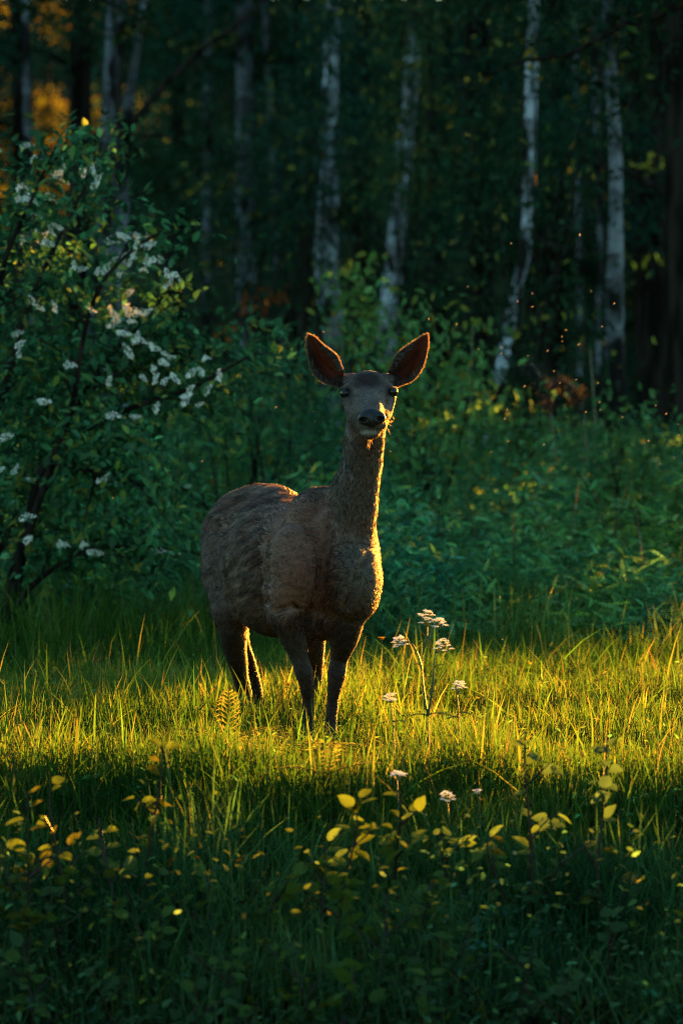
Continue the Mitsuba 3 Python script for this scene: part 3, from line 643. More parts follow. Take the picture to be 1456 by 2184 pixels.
# reeds
def reed(label, pts, d, w, plume):
    key = thing('reed_stalk'); P, R = resample([W(a, b, d) for a, b in pts], np.linspace(w, w * .5, len(pts)) * d / F / 2, 24)
    foot = P[0].copy(); foot[2] = ground_z(foot[0], foot[1]); P = np.vstack([foot, P]); R = np.r_[R[0], R]
    put(key + '__stem', tube(P, R, 6), 'stem_material', smooth=True, color=np.array([.20, .17, .12]))
    if plume:
        r = rng(len(label)); n = 260; j = r.integers(13, 24, n)
        lv = leaf_cloud(P[j], rand_dirs(r, n, 1.0), rand_dirs(r, n), r.uniform(.04, .10, n), .008, shades(r, n, (.060, .056, .052), .2))
        put(key + '__plume', lv[:2], 'dull_leaf_material', color=lv[2])
    tag(key, label, 'reed')
reed('bent dry reed with drooping plume right of the crooked birch', [(1184, 1000), (1172, 880), (1150, 800), (1128, 775), (1112, 786)], 27.6, 6, True)
reed('second bent dry reed with its plume drooping to the left', [(1250, 1000), (1240, 870), (1222, 825), (1195, 812), (1172, 822)], 27.8, 6, True)
reed('straight dry reed stem left of the mottled birch', [(1276, 1010), (1266, 860), (1258, 745)], 27.7, 5, False)
reed('straight dry reed stem right of the bright leafed shrub', [(1001, 1010), (1004, 820), (1008, 690)], 27.5, 4.5, False)

# cow parsley
def cow_parsley(label, d, stem, umbels, seed, w=7, leaves=()):
    r = rng(seed); key = thing('cow_parsley')
    for pts in stem:
        P = np.array([W(a, b, d + .02 * i) for i, (a, b) in enumerate(pts)])
        if pts is stem[0]:
            f = P[0].copy(); f[2] = ground_z(f[0], f[1]) - .02; P = np.vstack([f, P])
        Q, R = resample(P, np.linspace(w, w * .5, len(P)) * d / F / 2, 16)
        put(key + '__stem', tube(Q, R, 7), 'stem_material', smooth=True, color=np.array([.035, .07, .03]))
    for (ux, uy, sx, sy, bx, by) in umbels:
        c = W(ux, uy, d); b = W(bx, by, d); parts, rays = [], []
        k = 15
        for i in range(k):
            a = i * 2.4; q = math.sqrt((i + .5) / k)
            p = c + np.array([math.cos(a) * q * sx, math.sin(a) * q * sx * 1.0, (.5 - q ** 2) * sy + math.sin(a) * sy * .8 * q]) * d / F + r.normal(0, .004, 3)
            rays.append(tube(np.array([b, b + (p - b) * .5 + [0, 0, -.006], p]), .0011, 4))
            for jj in range(9):
                aa = jj * 2.4; qq = .0085 * math.sqrt(jj / 9) * 1.15
                o = p + np.array([math.cos(aa) * qq, math.sin(aa) * qq, .003 - 20 * qq ** 2 + r.normal(0, .0012)])
                v = np.array([[.0042, 0, .0], [-.0021, .0036, .0], [-.0021, -.0036, .0], [0, 0, .0022]])
                th = r.random() * 6; R2 = np.array([[math.cos(th), -math.sin(th), 0], [math.sin(th), math.cos(th), 0], [0, 0, 1]])
                parts.append((v @ R2.T + o, np.array([[0, 1, 3], [1, 2, 3], [2, 0, 3], [0, 2, 1]])))
        put(key + '__umbel', join(parts), 'petal_material', color=np.array([.84, .86, .78]))
        put(key + '__ray', join(rays), 'stem_material', color=np.array([.08, .13, .05]))
    for (lx, ly, dx, dy, ln) in leaves:
        feather(key + '__leaf', r, W(lx, ly, d), np.array([dx, -.3, dy]), ln, (.04, .10, .05))
    tag(key, label, 'cow parsley'); return key

def feather(key, r, base, direction, length, col, droop=.35, width=.30):
    """A twice-divided fern-like leaf."""
    d = unit(np.asarray(direction, float)); n = 12
    t = np.linspace(0, 1, n); ax = base + d * length * t[:, None] + np.array([0, 0, -droop]) * length * (t ** 2)[:, None]
    tan = unit(np.gradient(ax, axis=0)); s = unit(np.cross(tan, [0, 0, 1.])); up = np.cross(s, tan)
    P, A, U, L = [], [], [], []
    for i in range(1, n):
        for sg in (-1, 1):
            ln = length * width * math.sin(math.pi * min(1, .15 + .85 * t[i])) ** .8 + .004
            a = unit(s[i] * sg + tan[i] * .6 + up[i] * r.normal(.1, .12) + r.normal(0, .06, 3))
            P.append(ax[i]); A.append(a); U.append(up[i]); L.append(ln)
            for q in (.35, .65):
                P.append(ax[i] + a * ln * q); A.append(unit(a + tan[i] * .9 * sg * (1 if q < .5 else -1))); U.append(up[i]); L.append(ln * .35)
    P, A, U, L = map(np.array, (P, A, U, L))
    lv = leaf_cloud(P, A, U, L, np.minimum(L * .28, .007), shades(r, len(P), col, .2), LEAF4)
    st = tube(ax, np.linspace(.003, .001, n), 5)
    return put(key, join([lv, (st[0], st[1], np.tile(col, (len(st[0]), 1)))])[:2], 'grass_material', color=np.vstack([lv[2], np.tile(col, (len(st[0]), 1))]))

cow_parsley('tallest cow parsley with three white flower heads, right of the deer legs', 15.9, [[(915, 1750), (914, 1600), (912, 1528)], [(912, 1528), (903, 1470), (899, 1430), (900, 1400), (910, 1360), (911, 1335)], [(912, 1528), (922, 1460), (925, 1420), (928, 1390)], [(899, 1430), (890, 1395), (876, 1372), (862, 1366)], [(911, 1362), (920, 1345), (928, 1330)]],
            [(910, 1316, 17, 16, 910, 1338), (937, 1328, 14, 12, 927, 1334), (942, 1376, 18, 15, 928, 1392), (852, 1369, 15, 12, 866, 1369)], 951, 5,
            [(914, 1524, .8, .25, .10), (910, 1526, -.8, .3, .07), (924, 1424, .7, .5, .05), (900, 1420, -.6, .4, .04), (908, 1370, -.6, .3, .03)])
cow_parsley('small cow parsley right of the tallest one', 16.2, [[(980, 1640), (978, 1520), (974, 1480)]], [(978, 1462, 13, 9, 975, 1482)], 952, 3.5, [(977, 1520, .8, .2, .05), (977, 1530, -.8, .2, .05)])
cow_parsley('small cow parsley in front of the foreleg, left of the tallest one', 16.0, [[(841, 1640), (838, 1540), (834, 1495)]], [(830, 1488, 11, 8, 834, 1497)], 953, 3.5, [(838, 1540, .7, .3, .05)])
cow_parsley('low cow parsley with one white head in the shaded grass', 15.0, [[(958, 1800), (955, 1720), (953, 1706)]], [(952, 1699, 12, 6, 953, 1708)], 954, 3.5)
cow_parsley('low cow parsley with flat white head below the deer chest', 15.1, [[(850, 1780), (848, 1690), (846, 1664)]], [(848, 1652, 15, 7, 847, 1664)], 955, 3.5)
# ferns and feathery leaves in the lit grass
def fern(label, d, px, py, fr, seed, col=(.16, .18, .04)):
    r = rng(seed); key = thing('fern'); b = W(px, py, d)
    for (dx, dy, dz, ln) in fr:
        feather(key + '__frond', r, b, np.array([dx, dy, dz]), ln * 1.5, col, .25, .2)
    tag(key, label, 'fern')
fern('feathery fern catching the sun in front of the hind legs', 16.6, 488, 1585, [(0, -.1, 1, .18), (.8, -.2, .5, .16), (-.8, -.2, .45, .16), (.5, -.6, .4, .14), (-.5, -.5, .35, .14), (.9, .2, .2, .14)], 961)
fern('low feathery fern in front of the forelegs', 16.3, 640, 1612, [(.9, -.2, .35, .17), (-.9, -.2, .35, .19), (.3, -.7, .5, .15), (-.4, .4, .5, .15), (.7, .3, .3, .18)], 962)
fern('pale feathery fern at the edge of the shade below the deer', 15.5, 700, 1652, [(.8, -.2, .4, .15), (-.8, -.2, .3, .15), (.1, -.4, .8, .13)], 963)
fern('dark fern in the lower right corner', 14.2, 1330, 1960, [(.8, -.2, .8, .13), (-.7, -.2, .8, .13), (.1, -.3, 1, .15), (-.5, -.6, .6, .11)], 966, (.035, .07, .035))
# buttercups and a round white flower
def flower(name, label, cat, d, px, py, base_py, col, rad, petals, seed):
    r = rng(seed); key = thing(name); c = W(px, py, d); b = W(px + 6, base_py, d); b[2] = ground_z(b[0], b[1])
    Q, R = resample([b, (b + c) / 2 + [.006, 0, 0], c], [.0022, .0018, .0014], 9)
    put(key + '__stem', tube(Q, R, 6), 'stem_material', smooth=True, color=np.array([.07, .12, .04]))
    for i in range(petals):
        a = i * 2 * math.pi / petals + .3
        lm = leaf_cloud(c[None], np.array([[math.cos(a), math.sin(a), .75]]), np.array([[0, 0, 1.]]), rad, rad * .95, np.array([col]), LEAF8)
        put(key + '__petal', lm[:2], 'petal_material', color=lm[2], smooth=True)
    hb = trimesh.creation.icosphere(subdivisions=1, radius=rad * .42); hb.apply_translation(c + [0, 0, rad * .25]); put(key + '__centre', hb, 'petal_material', smooth=True, color=np.array(col) * .8)
    tag(key, label, cat)
flower('buttercup', 'yellow buttercup right of the deer chest', 'flower', 18.4, 814, 1364, 1560, (.62, .36, .02), .020, 6, 1)
flower('buttercup', 'yellow buttercup in the grass beneath the deer belly', 'flower', 18.8, 614, 1462, 1560, (.62, .36, .02), .018, 6, 2)
flower('white_flower', 'round white flower head in the shaded grass right of centre', 'flower', 15.0, 1018, 1692, 1760, (.72, .74, .72), .022, 8, 3)

# ------------------------------------------------------------------ insects in the evening light
def insect_mesh(seed):
    r = rng(seed)
    b = trimesh.creation.icosphere(subdivisions=1, radius=1.0); bv = b.vertices * [.0042, .0016, .0016]
    parts = [(bv, b.faces)]
    for sg in (-1, 1):
        v, f = LEAF4; w = v * [.0095, .0075, .006]; a = .9 * sg
        R = np.array([[math.cos(a), -math.sin(a), 0], [math.sin(a), math.cos(a), 0], [0, 0, 1]]); w = w @ R.T
        w[:, 2] += np.abs(w[:, 1]) * .7 + .001
        parts.append((w, f))
    return join(parts)
INS = mikit.ply(insect_mesh(1), 'petal_material', color=np.tile([.36, .25, .14], (len(insect_mesh(1)[0]), 1)))
IN = [(902,55),(552,95),(333,313),(660,350),(958,338),(585,390),(657,415),(1073,400),(275,505),(138,480),(1013,517),(828,533),(810,568),(810,590),(892,608),(505,622),(388,630),(503,653),(735,640),(637,663),(768,742),(880,785),(798,802),(990,802),(1000,900),(618,820),(533,938),(930,950),(1003,938),(520,985),(1115,975),(1285,917),(1335,958),(535,1097),(450,1150),(717,1115),(1245,1095),(1398,1067),(1303,1210),(1400,1012)]
IN = [(856 + a / 2.373, 480 + b / 2.373) for a, b in IN] + [(587, 870), (670, 900), (688, 708), (668, 878), (240, 1063), (1065, 1275), (1070, 1365), (430, 985)]
r = rng(990)
for (a, b) in IN:
    k = thing('insect'); m = frame_matrix(W(a, b, 17.4 + r.uniform(-.7, .5)), [r.normal(1, .3), r.normal(0, .6), r.normal(0, .25)], [r.normal(0, .3), -.35, 1], r.uniform(.65, 1.1))
    scene[k] = {**INS, 'to_world': m}
    tag(k, 'tiny flying insect glowing orange in the low sun', 'insect', 'insects flying above the meadow')
# ------------------------------------------------------------------ the deer: one smooth body from blended volumes
HEAD = np.array([math.sin(math.radians(13)), -math.cos(math.radians(13)), 0.0])      # the way the deer faces
SIDE = np.array([HEAD[1], -HEAD[0], 0.0])                                            # its right flank

class Field:
    def __init__(self, lo, hi, h):
        self.lo, self.h = np.asarray(lo, float), h
        self.n = np.ceil((np.asarray(hi) - self.lo) / h).astype(int) + 1
        self.val = np.full(self.n, 0.15, np.float32)
    def box(self, lo, hi):
        a = np.clip(np.floor((lo - self.lo) / self.h).astype(int), 0, self.n - 1)
        b = np.clip(np.ceil((hi - self.lo) / self.h).astype(int) + 1, 1, self.n)
        sl = tuple(slice(i, j) for i, j in zip(a, b))
        g = np.meshgrid(*[np.arange(i, j, dtype=np.float32) for i, j in zip(a, b)], indexing='ij')
        return sl, [gi * self.h + l for gi, l in zip(g, self.lo)]
    def blend(self, sl, d, k, cut=False):
        v = self.val[sl]
        if cut:
            d = -d
            hh = np.clip(.5 - .5 * (d - v) / k, 0, 1) ; self.val[sl] = (v * hh + d * (1 - hh)) + k * hh * (1 - hh)
        else:
            hh = np.clip(.5 + .5 * (v - d) / k, 0, 1); self.val[sl] = (v * (1 - hh) + d * hh) - k * hh * (1 - hh)
    def ellipsoid(self, px, py, d, lat, ver, alo, k=.05, pitch=0.0, cut=False):
        c = W(px, py, d); s = d / F
        e1, e3 = SIDE, HEAD * math.cos(pitch) + np.array([0, 0, 1]) * math.sin(pitch)
        e2 = np.array([0, 0, 1.]) * math.cos(pitch) - HEAD * math.sin(pitch)
        r = np.array([lat * s / math.cos(math.radians(13)), ver * s, alo])
        m = r.max() + .16
        sl, (x, y, z) = self.box(c - m, c + m)
        q = [x - c[0], y - c[1], z - c[2]]
        u = [sum(e[i] * q[i] for i in range(3)) for e in (e1, e2, e3)]
        k0 = np.sqrt(sum((u[i] / r[i]) ** 2 for i in range(3)))
        k1 = np.sqrt(sum((u[i] / r[i] ** 2) ** 2 for i in range(3)))
        self.blend(sl, k0 * (k0 - 1) / np.maximum(k1, 1e-4), k, cut)
    def capsule(self, a, b, k=.03):
        """a, b: (px, py, distance, radius in photo pixels)"""
        pa, pb = W(*a[:3]), W(*b[:3]); ra, rb = a[3] * a[2] / F, b[3] * b[2] / F
        m = max(ra, rb) + .12
        sl, (x, y, z) = self.box(np.minimum(pa, pb) - m, np.maximum(pa, pb) + m)
        ab = pb - pa
        t = np.clip(((x - pa[0]) * ab[0] + (y - pa[1]) * ab[1] + (z - pa[2]) * ab[2]) / (ab @ ab), 0, 1)
        d = np.sqrt((x - pa[0] - t * ab[0]) ** 2 + (y - pa[1] - t * ab[1]) ** 2 + (z - pa[2] - t * ab[2]) ** 2) - (ra + (rb - ra) * t)
        self.blend(sl, d, k)
    def chain(self, pts, k=.03):
        P = np.array([W(*a[:3]) for a in pts]); R = np.array([a[3] * a[2] / F for a in pts]); m = R.max() + .12
        sl, (x, y, z) = self.box(P.min(0) - m, P.max(0) + m)
        best = np.full(np.broadcast_shapes(x.shape, y.shape, z.shape), 1.0, np.float32)
        for pa, pb, ra, rb in zip(P[:-1], P[1:], R[:-1], R[1:]):
            ab = pb - pa
            t = np.clip(((x - pa[0]) * ab[0] + (y - pa[1]) * ab[1] + (z - pa[2]) * ab[2]) / (ab @ ab), 0, 1)
            t = t * t * (3 - 2 * t) * .3 + t * .7
            best = np.minimum(best, np.sqrt((x - pa[0] - t * ab[0]) ** 2 + (y - pa[1] - t * ab[1]) ** 2 + (z - pa[2] - t * ab[2]) ** 2) - (ra + (rb - ra) * t))
        self.blend(sl, best, k)
    def surface(self):
        """Naive surface nets, with normals from the field's slope."""
        v = self.val; s = v < 0
        X, Y, Z = v.shape
        cnt = np.zeros((X - 1, Y - 1, Z - 1), np.uint8)
        corners = [(a, b, c) for a in (0, 1) for b in (0, 1) for c in (0, 1)]
        for a, b, c in corners:
            cnt += s[a:X - 1 + a, b:Y - 1 + b, c:Z - 1 + c]
        ix = np.argwhere((cnt > 0) & (cnt < 8))
        num = np.full(cnt.shape, -1, np.int32); num[tuple(ix.T)] = np.arange(len(ix))
        cv = np.stack([v[ix[:, 0] + a, ix[:, 1] + b, ix[:, 2] + c] for a, b, c in corners], 1)
        co = np.array(corners, float)
        acc, w = np.zeros((len(ix), 3)), np.zeros(len(ix))
        for i in range(8):
            for j in range(i + 1, 8):
                if np.abs(co[i] - co[j]).sum() == 1:
                    m = (cv[:, i] < 0) != (cv[:, j] < 0)
                    t = np.where(m, cv[:, i] / np.where(m, cv[:, i] - cv[:, j], 1), 0)
                    acc += np.where(m[:, None], co[i] + t[:, None] * (co[j] - co[i]), 0); w += m
        P = (ix + acc / w[:, None]) * self.h + self.lo
        faces = []
        for ax in range(3):
            o = [(1, 2), (2, 0), (0, 1)][ax]
            sa = [slice(None)] * 3; sb = [slice(None)] * 3
            sa[ax], sb[ax] = slice(0, -1), slice(1, None)
            d = s[tuple(sa)].astype(np.int8) - s[tuple(sb)].astype(np.int8)
            e = np.argwhere(d != 0)
            e = e[(e[:, o[0]] > 0) & (e[:, o[1]] > 0) & (e[:, o[0]] < v.shape[o[0]] - 1) & (e[:, o[1]] < v.shape[o[1]] - 1)]
            dv = d[tuple(e.T)]
            def at(i, j):
                q = e.copy(); q[:, o[0]] -= i; q[:, o[1]] -= j
                return num[tuple(q.T)]
            q = np.stack([at(1, 1), at(0, 1), at(0, 0), at(1, 0)], 1)
            q[dv < 0] = q[dv < 0][:, ::-1]
            faces.append(q)
        q = np.vstack(faces)
        return P, np.vstack([q[:, [0, 1, 2]], q[:, [0, 2, 3]]])

fd = Field([-.66, 16.74, -.06], [.30, 19.05, 1.53], .0062)
# trunk
fd.ellipsoid(546, 1155, 18.35, 112, 117, .27, .05)
fd.ellipsoid(580, 1088, 18.15, 60, 53, .28, .06)
fd.ellipsoid(588, 1208, 17.97, 110, 150, .44, .03)
fd.ellipsoid(690, 1210, 17.56, 100, 150, .30, .05)
fd.ellipsoid(750, 1240, 17.32, 56, 84, .16, .06)
fd.ellipsoid(622, 1215, 17.32, 50, 100, .17, .03)
fd.ellipsoid(648, 1120, 17.5, 34, 62, .13, .025)
fd.ellipsoid(770, 1238, 17.36, 39, 84, .14, .02)
fd.ellipsoid(683, 1095, 17.6, 50, 52, .18, .06)
fd.ellipsoid(476, 1200, 18.34, 46, 84, .17, .012)
fd.ellipsoid(682, 1318, 17.5, 64, 46, .16, .03)
# neck
fd.chain([(728, 1180, 17.42, 84), (749, 1100, 17.36, 52), (764, 1040, 17.32, 45), (772, 1000, 17.3, 41), (779, 950, 17.27, 39), (784, 900, 17.24, 40)], .035)
fd.chain([(700, 1130, 17.62, 62), (745, 1060, 17.46, 46), (768, 990, 17.38, 40), (781, 880, 17.3, 40)], .035)
# legs
fd.chain([(602, 1268, 17.27, 38), (609, 1312, 17.27, 36), (622, 1350, 17.3, 30), (633, 1380, 17.32, 25), (641, 1408, 17.32, 18.5), (649, 1433, 17.32, 20.5), (654, 1456, 17.34, 16.5), (657, 1490, 17.38, 12.5), (657, 1545, 17.42, 12.5), (657, 1568, 17.41, 17)], .018)
fd.chain([(756, 1270, 17.34, 38), (745, 1315, 17.36, 36), (734, 1362, 17.42, 31), (723, 1405, 17.48, 20), (718, 1438, 17.47, 20.5), (714, 1462, 17.48, 16), (710, 1490, 17.5, 12.5), (705, 1545, 17.52, 12.5), (704, 1568, 17.5, 17)], .018)
fd.chain([(497, 1225, 18.3, 66), (492, 1300, 18.22, 42), (495, 1338, 18.24, 32), (503, 1397, 18.34, 24), (514, 1449, 18.46, 17), (522, 1478, 18.5, 15.5), (525, 1500, 18.47, 12), (530, 1535, 18.42, 11.5), (532, 1550, 18.4, 15)], .03)
fd.chain([(512, 1345, 18.34, 16), (526, 1385, 18.46, 11), (543, 1450, 18.56, 13), (550, 1490, 18.6, 13), (551, 1545, 18.58, 10)], .008)
fd.chain([(640, 1210, 18.4, 64), (666, 1330, 18.34, 33), (672, 1385, 18.4, 20), (674, 1430, 18.52, 15), (671, 1480, 18.54, 12), (667, 1540, 18.5, 11.5), (666, 1550, 18.48, 13)], .03)
# head: skull, brows, cheeks, muzzle, lips, chin
fd.ellipsoid(785, 836, 17.2, 50, 43, .10, .03)
fd.ellipsoid(785, 818, 17.16, 38, 26, .06, .025)
for sx in (-1, 1):
    fd.capsule((786 + sx * 40, 824, 17.12, 9), (786 + sx * 56, 832, 17.16, 8), .018)
    fd.capsule((786 + sx * 46, 850, 17.13, 12), (787 + sx * 37, 884, 17.12, 11), .03)
    fd.capsule((786 + sx * 34, 814, 17.26, 19), (786 + sx * 54, 812, 17.31, 15), .02)
for sx in (-1, 1):
    fd.capsule((786 + sx * 25, 850, 17.13, 19), (788 + sx * 24, 884, 17.09, 17), .03)
fd.ellipsoid(785, 888, 17.19, 44, 42, .09, .03)
fd.chain([(787, 852, 17.11, 31), (790, 876, 17.035, 27), (792, 891, 17.0, 24)], .03)
fd.chain([(788, 893, 17.1, 34), (791, 905, 17.03, 26)], .02)
fd.capsule((771, 908, 17.02, 9), (815, 906, 17.02, 9), .015)
fd.ellipsoid(789, 924, 17.04, 20, 11, .05, .012)
for sx, ex, ey in ((-1, 735, 839), (1, 838, 836)):
    fd.ellipsoid(ex + sx * 3, ey, 17.095, 11, 8.5, .03, .008, cut=True)
def groove(pts, r, k=.016, proud=.25):
    """A soft crease along the skin through these photo pixels."""
    C = []
    for gx_, gy_ in pts:
        D = np.arange(16.9, 18.9, .004); P = W(np.full(len(D), gx_), np.full(len(D), gy_), D)
        i = np.round((P - fd.lo) / fd.h).astype(int); ok = np.all((i >= 0) & (i < fd.n), 1)
        val = np.where(ok, fd.val[tuple(np.clip(i, 0, fd.n - 1).T)], 1)
        C.append((gx_, gy_, D[np.argmax(val < 0)] - proud * r * 17.5 / F))
    for a, b in zip(C[:-1], C[1:]):
        pa, pb = W(*a), W(*b); rr = r * 17.5 / F; m = rr + .05
        sl, (x, y, z) = fd.box(np.minimum(pa, pb) - m, np.maximum(pa, pb) + m)
        ab = pb - pa; t = np.clip(((x - pa[0]) * ab[0] + (y - pa[1]) * ab[1] + (z - pa[2]) * ab[2]) / (ab @ ab), 0, 1)
        fd.blend(sl, np.sqrt((x - pa[0] - t * ab[0]) ** 2 + (y - pa[1] - t * ab[1]) ** 2 + (z - pa[2] - t * ab[2]) ** 2) - rr, k, True)
groove([(566, 1150), (560, 1195), (562, 1240), (570, 1285)], 9, .02)            # behind the shoulder
groove([(712, 1060), (704, 1110), (694, 1170), (684, 1225), (672, 1270)], 9, .022)   # between shoulder and neck
groove([(590, 1302), (625, 1291), (660, 1296), (690, 1312)], 6, .014)           # under the shoulder
groove([(790, 1180), (768, 1210), (752, 1260), (738, 1296)], 6, .016)
groove([(478, 1120), (484, 1180), (490, 1240), (503, 1300)], 9, .02)           # flank and thigh
groove([(680, 1215), (688, 1260), (684, 1310), (678, 1350)], 6, .018)           # middle of the chest
groove([(735, 960), (742, 1010), (736, 1060)], 5, .016)                        # along the throat
deer_v, deer_f = fd.surface()
def smooth_mesh(v, f, rounds):
    from scipy.sparse import coo_matrix
    e = np.vstack([f[:, [0, 1]], f[:, [1, 2]], f[:, [2, 0]]]); e = np.vstack([e, e[:, ::-1]])
    A = coo_matrix((np.ones(len(e)), (e[:, 0], e[:, 1])), shape=(len(v), len(v))).tocsr()
    deg = np.maximum(np.asarray(A.sum(1)), 1)
    for _ in range(rounds):
        for w in (.5, -.53):
            v = v + w * (A @ v / deg - v)
    return v
deer_v = smooth_mesh(deer_v, deer_f, 6)
# muscle relief and tufted coat
def vnormals(v, f):
    n = np.zeros_like(v); fn = np.cross(v[f[:, 1]] - v[f[:, 0]], v[f[:, 2]] - v[f[:, 0]])
    for k in range(3):
        np.add.at(n, f[:, k], fn)
    return unit(n)
deer_n = vnormals(deer_v, deer_f)
if (deer_n * (deer_v - deer_v.mean(0))).sum(1).mean() < 0:
    deer_f = deer_f[:, ::-1]; deer_n = -deer_n

def to_px(v):
    z = v[:, 2] - CAM_H
    zc = v[:, 1] * math.cos(PITCH) - z * math.sin(PITCH)
    return W_PX / 2 + v[:, 0] / zc * F, H_PX / 2 - (v[:, 1] * math.sin(PITCH) + z * math.cos(PITCH)) / zc * F

def coat(v, n, seed=0):
    """Coat colour and hair length by part of the body."""
    px, py = to_px(v)
    q = v @ np.stack([SIDE, HEAD, [0, 0, 1]], 1)
    blot = meshkit.fbm(q * np.array([14, 8, 14.]), 3, 3 + seed)
    fine = meshkit.fbm(q * np.array([70, 26, 60.]), 2, 9 + seed)
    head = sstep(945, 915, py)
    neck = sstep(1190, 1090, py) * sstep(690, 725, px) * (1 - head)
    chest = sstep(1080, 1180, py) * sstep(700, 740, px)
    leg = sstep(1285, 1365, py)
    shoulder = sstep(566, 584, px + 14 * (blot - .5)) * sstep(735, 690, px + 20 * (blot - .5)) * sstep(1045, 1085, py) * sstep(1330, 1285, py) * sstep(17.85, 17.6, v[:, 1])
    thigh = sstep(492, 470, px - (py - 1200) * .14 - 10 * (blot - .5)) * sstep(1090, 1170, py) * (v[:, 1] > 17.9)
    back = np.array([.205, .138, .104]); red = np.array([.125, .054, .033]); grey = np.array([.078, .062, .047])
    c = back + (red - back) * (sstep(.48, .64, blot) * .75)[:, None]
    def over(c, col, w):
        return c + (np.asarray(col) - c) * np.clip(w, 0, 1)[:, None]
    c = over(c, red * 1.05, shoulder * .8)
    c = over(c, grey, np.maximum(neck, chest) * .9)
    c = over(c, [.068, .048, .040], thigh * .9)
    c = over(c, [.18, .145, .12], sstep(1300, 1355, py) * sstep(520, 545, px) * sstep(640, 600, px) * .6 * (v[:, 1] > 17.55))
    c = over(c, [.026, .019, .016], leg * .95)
    # face
    face = np.array([.108, .086, .076])
    c = over(c, face, head)
    fx = np.abs(px - 785)
    c = over(c, [.024, .013, .011], head * np.exp(-((px - 783) / 36) ** 4) * sstep(834, 818, py) * sstep(786, 797, py) * .95)
    c = over(c, [.055, .045, .042], head * sstep(26, 40, fx) * sstep(868, 890, py) * .6)
    for ex, ey in ((735, 839), (838, 836)):
        c = over(c, [.014, .011, .010], head * np.exp(-((px - ex) / 15) ** 4 - ((py - ey + 1) / 12) ** 4) * 1.1)
        sx = 1 if ex < 787 else -1
        c = over(c, [.045, .04, .04], head * np.exp(-((px - (ex + sx * 14)) / 4) ** 2 - ((py - 858) / 11) ** 2) * .85)
        c = over(c, [.055, .045, .045], head * np.exp(-((px - (ex + sx * 33)) / 7) ** 2 - ((py - 855) / 7) ** 2) * .6)
    c = over(c, [.025, .02, .018], head * (sstep(50, 57, fx) * sstep(829, 822, py)) * .9)  # ear bases coloured dark to stand for the shaded gap there
    c = over(c, [.07, .05, .045], head * np.exp(-((px - 755) / 12) ** 2 - ((py - 884) / 9) ** 2) * .7)
    c = over(c, [.03, .027, .026], head * np.exp(-((px - 790) / 28) ** 4 - ((py - 914.5) / 3.2) ** 2) * .95 * (v[:, 1] < 17.09))
    c = over(c, [.36, .36, .33], head * np.exp(-((px - 784) / 18) ** 4 - ((py - 922) / 6) ** 2) * .8 * (v[:, 1] < 17.09))
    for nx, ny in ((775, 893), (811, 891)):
        c = over(c, [.005, .005, .005], np.exp(-((px - nx) / 15) ** 4 - ((py - ny) / 14) ** 4) * (v[:, 1] < 17.1))  # black painted beneath the nostril holes for their dark depth
    c = c * (.46 + 1.08 * fine)[:, None]
    length = .036 * np.ones(len(v))
    for w, l in ((neck, .017), (chest, .015), (shoulder, .011), (thigh, .014), (leg, .011), (head, .009)):
        length = length + (l - length) * np.clip(w, 0, 1)
    return np.clip(c, .004, 1), length

px, py = to_px(deer_v)
q = deer_v @ np.stack([SIDE, HEAD, [0, 0, 1]], 1)
tuft = meshkit.fbm(np.stack([q[:, 0] * 20, (.97 * q[:, 1] + .25 * q[:, 2]) * 9, (.97 * q[:, 2] - .25 * q[:, 1]) * 42], 1), 3, 21) - .5
body = sstep(930, 1010, py) * sstep(1390, 1300, py)
deer_v = deer_v + deer_n * (tuft * .0035 * body * sstep(740, 660, px) + (meshkit.fbm(deer_v * 9, 2, 4) - .5) * .012 * sstep(900, 1000, py) * sstep(1500, 1400, py))[:, None]
deer_n = vnormals(deer_v, deer_f)
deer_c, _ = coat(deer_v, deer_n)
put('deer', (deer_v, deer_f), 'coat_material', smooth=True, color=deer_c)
tag('deer', 'brown red deer hind standing alert in the lit grass, facing the viewer', 'deer')

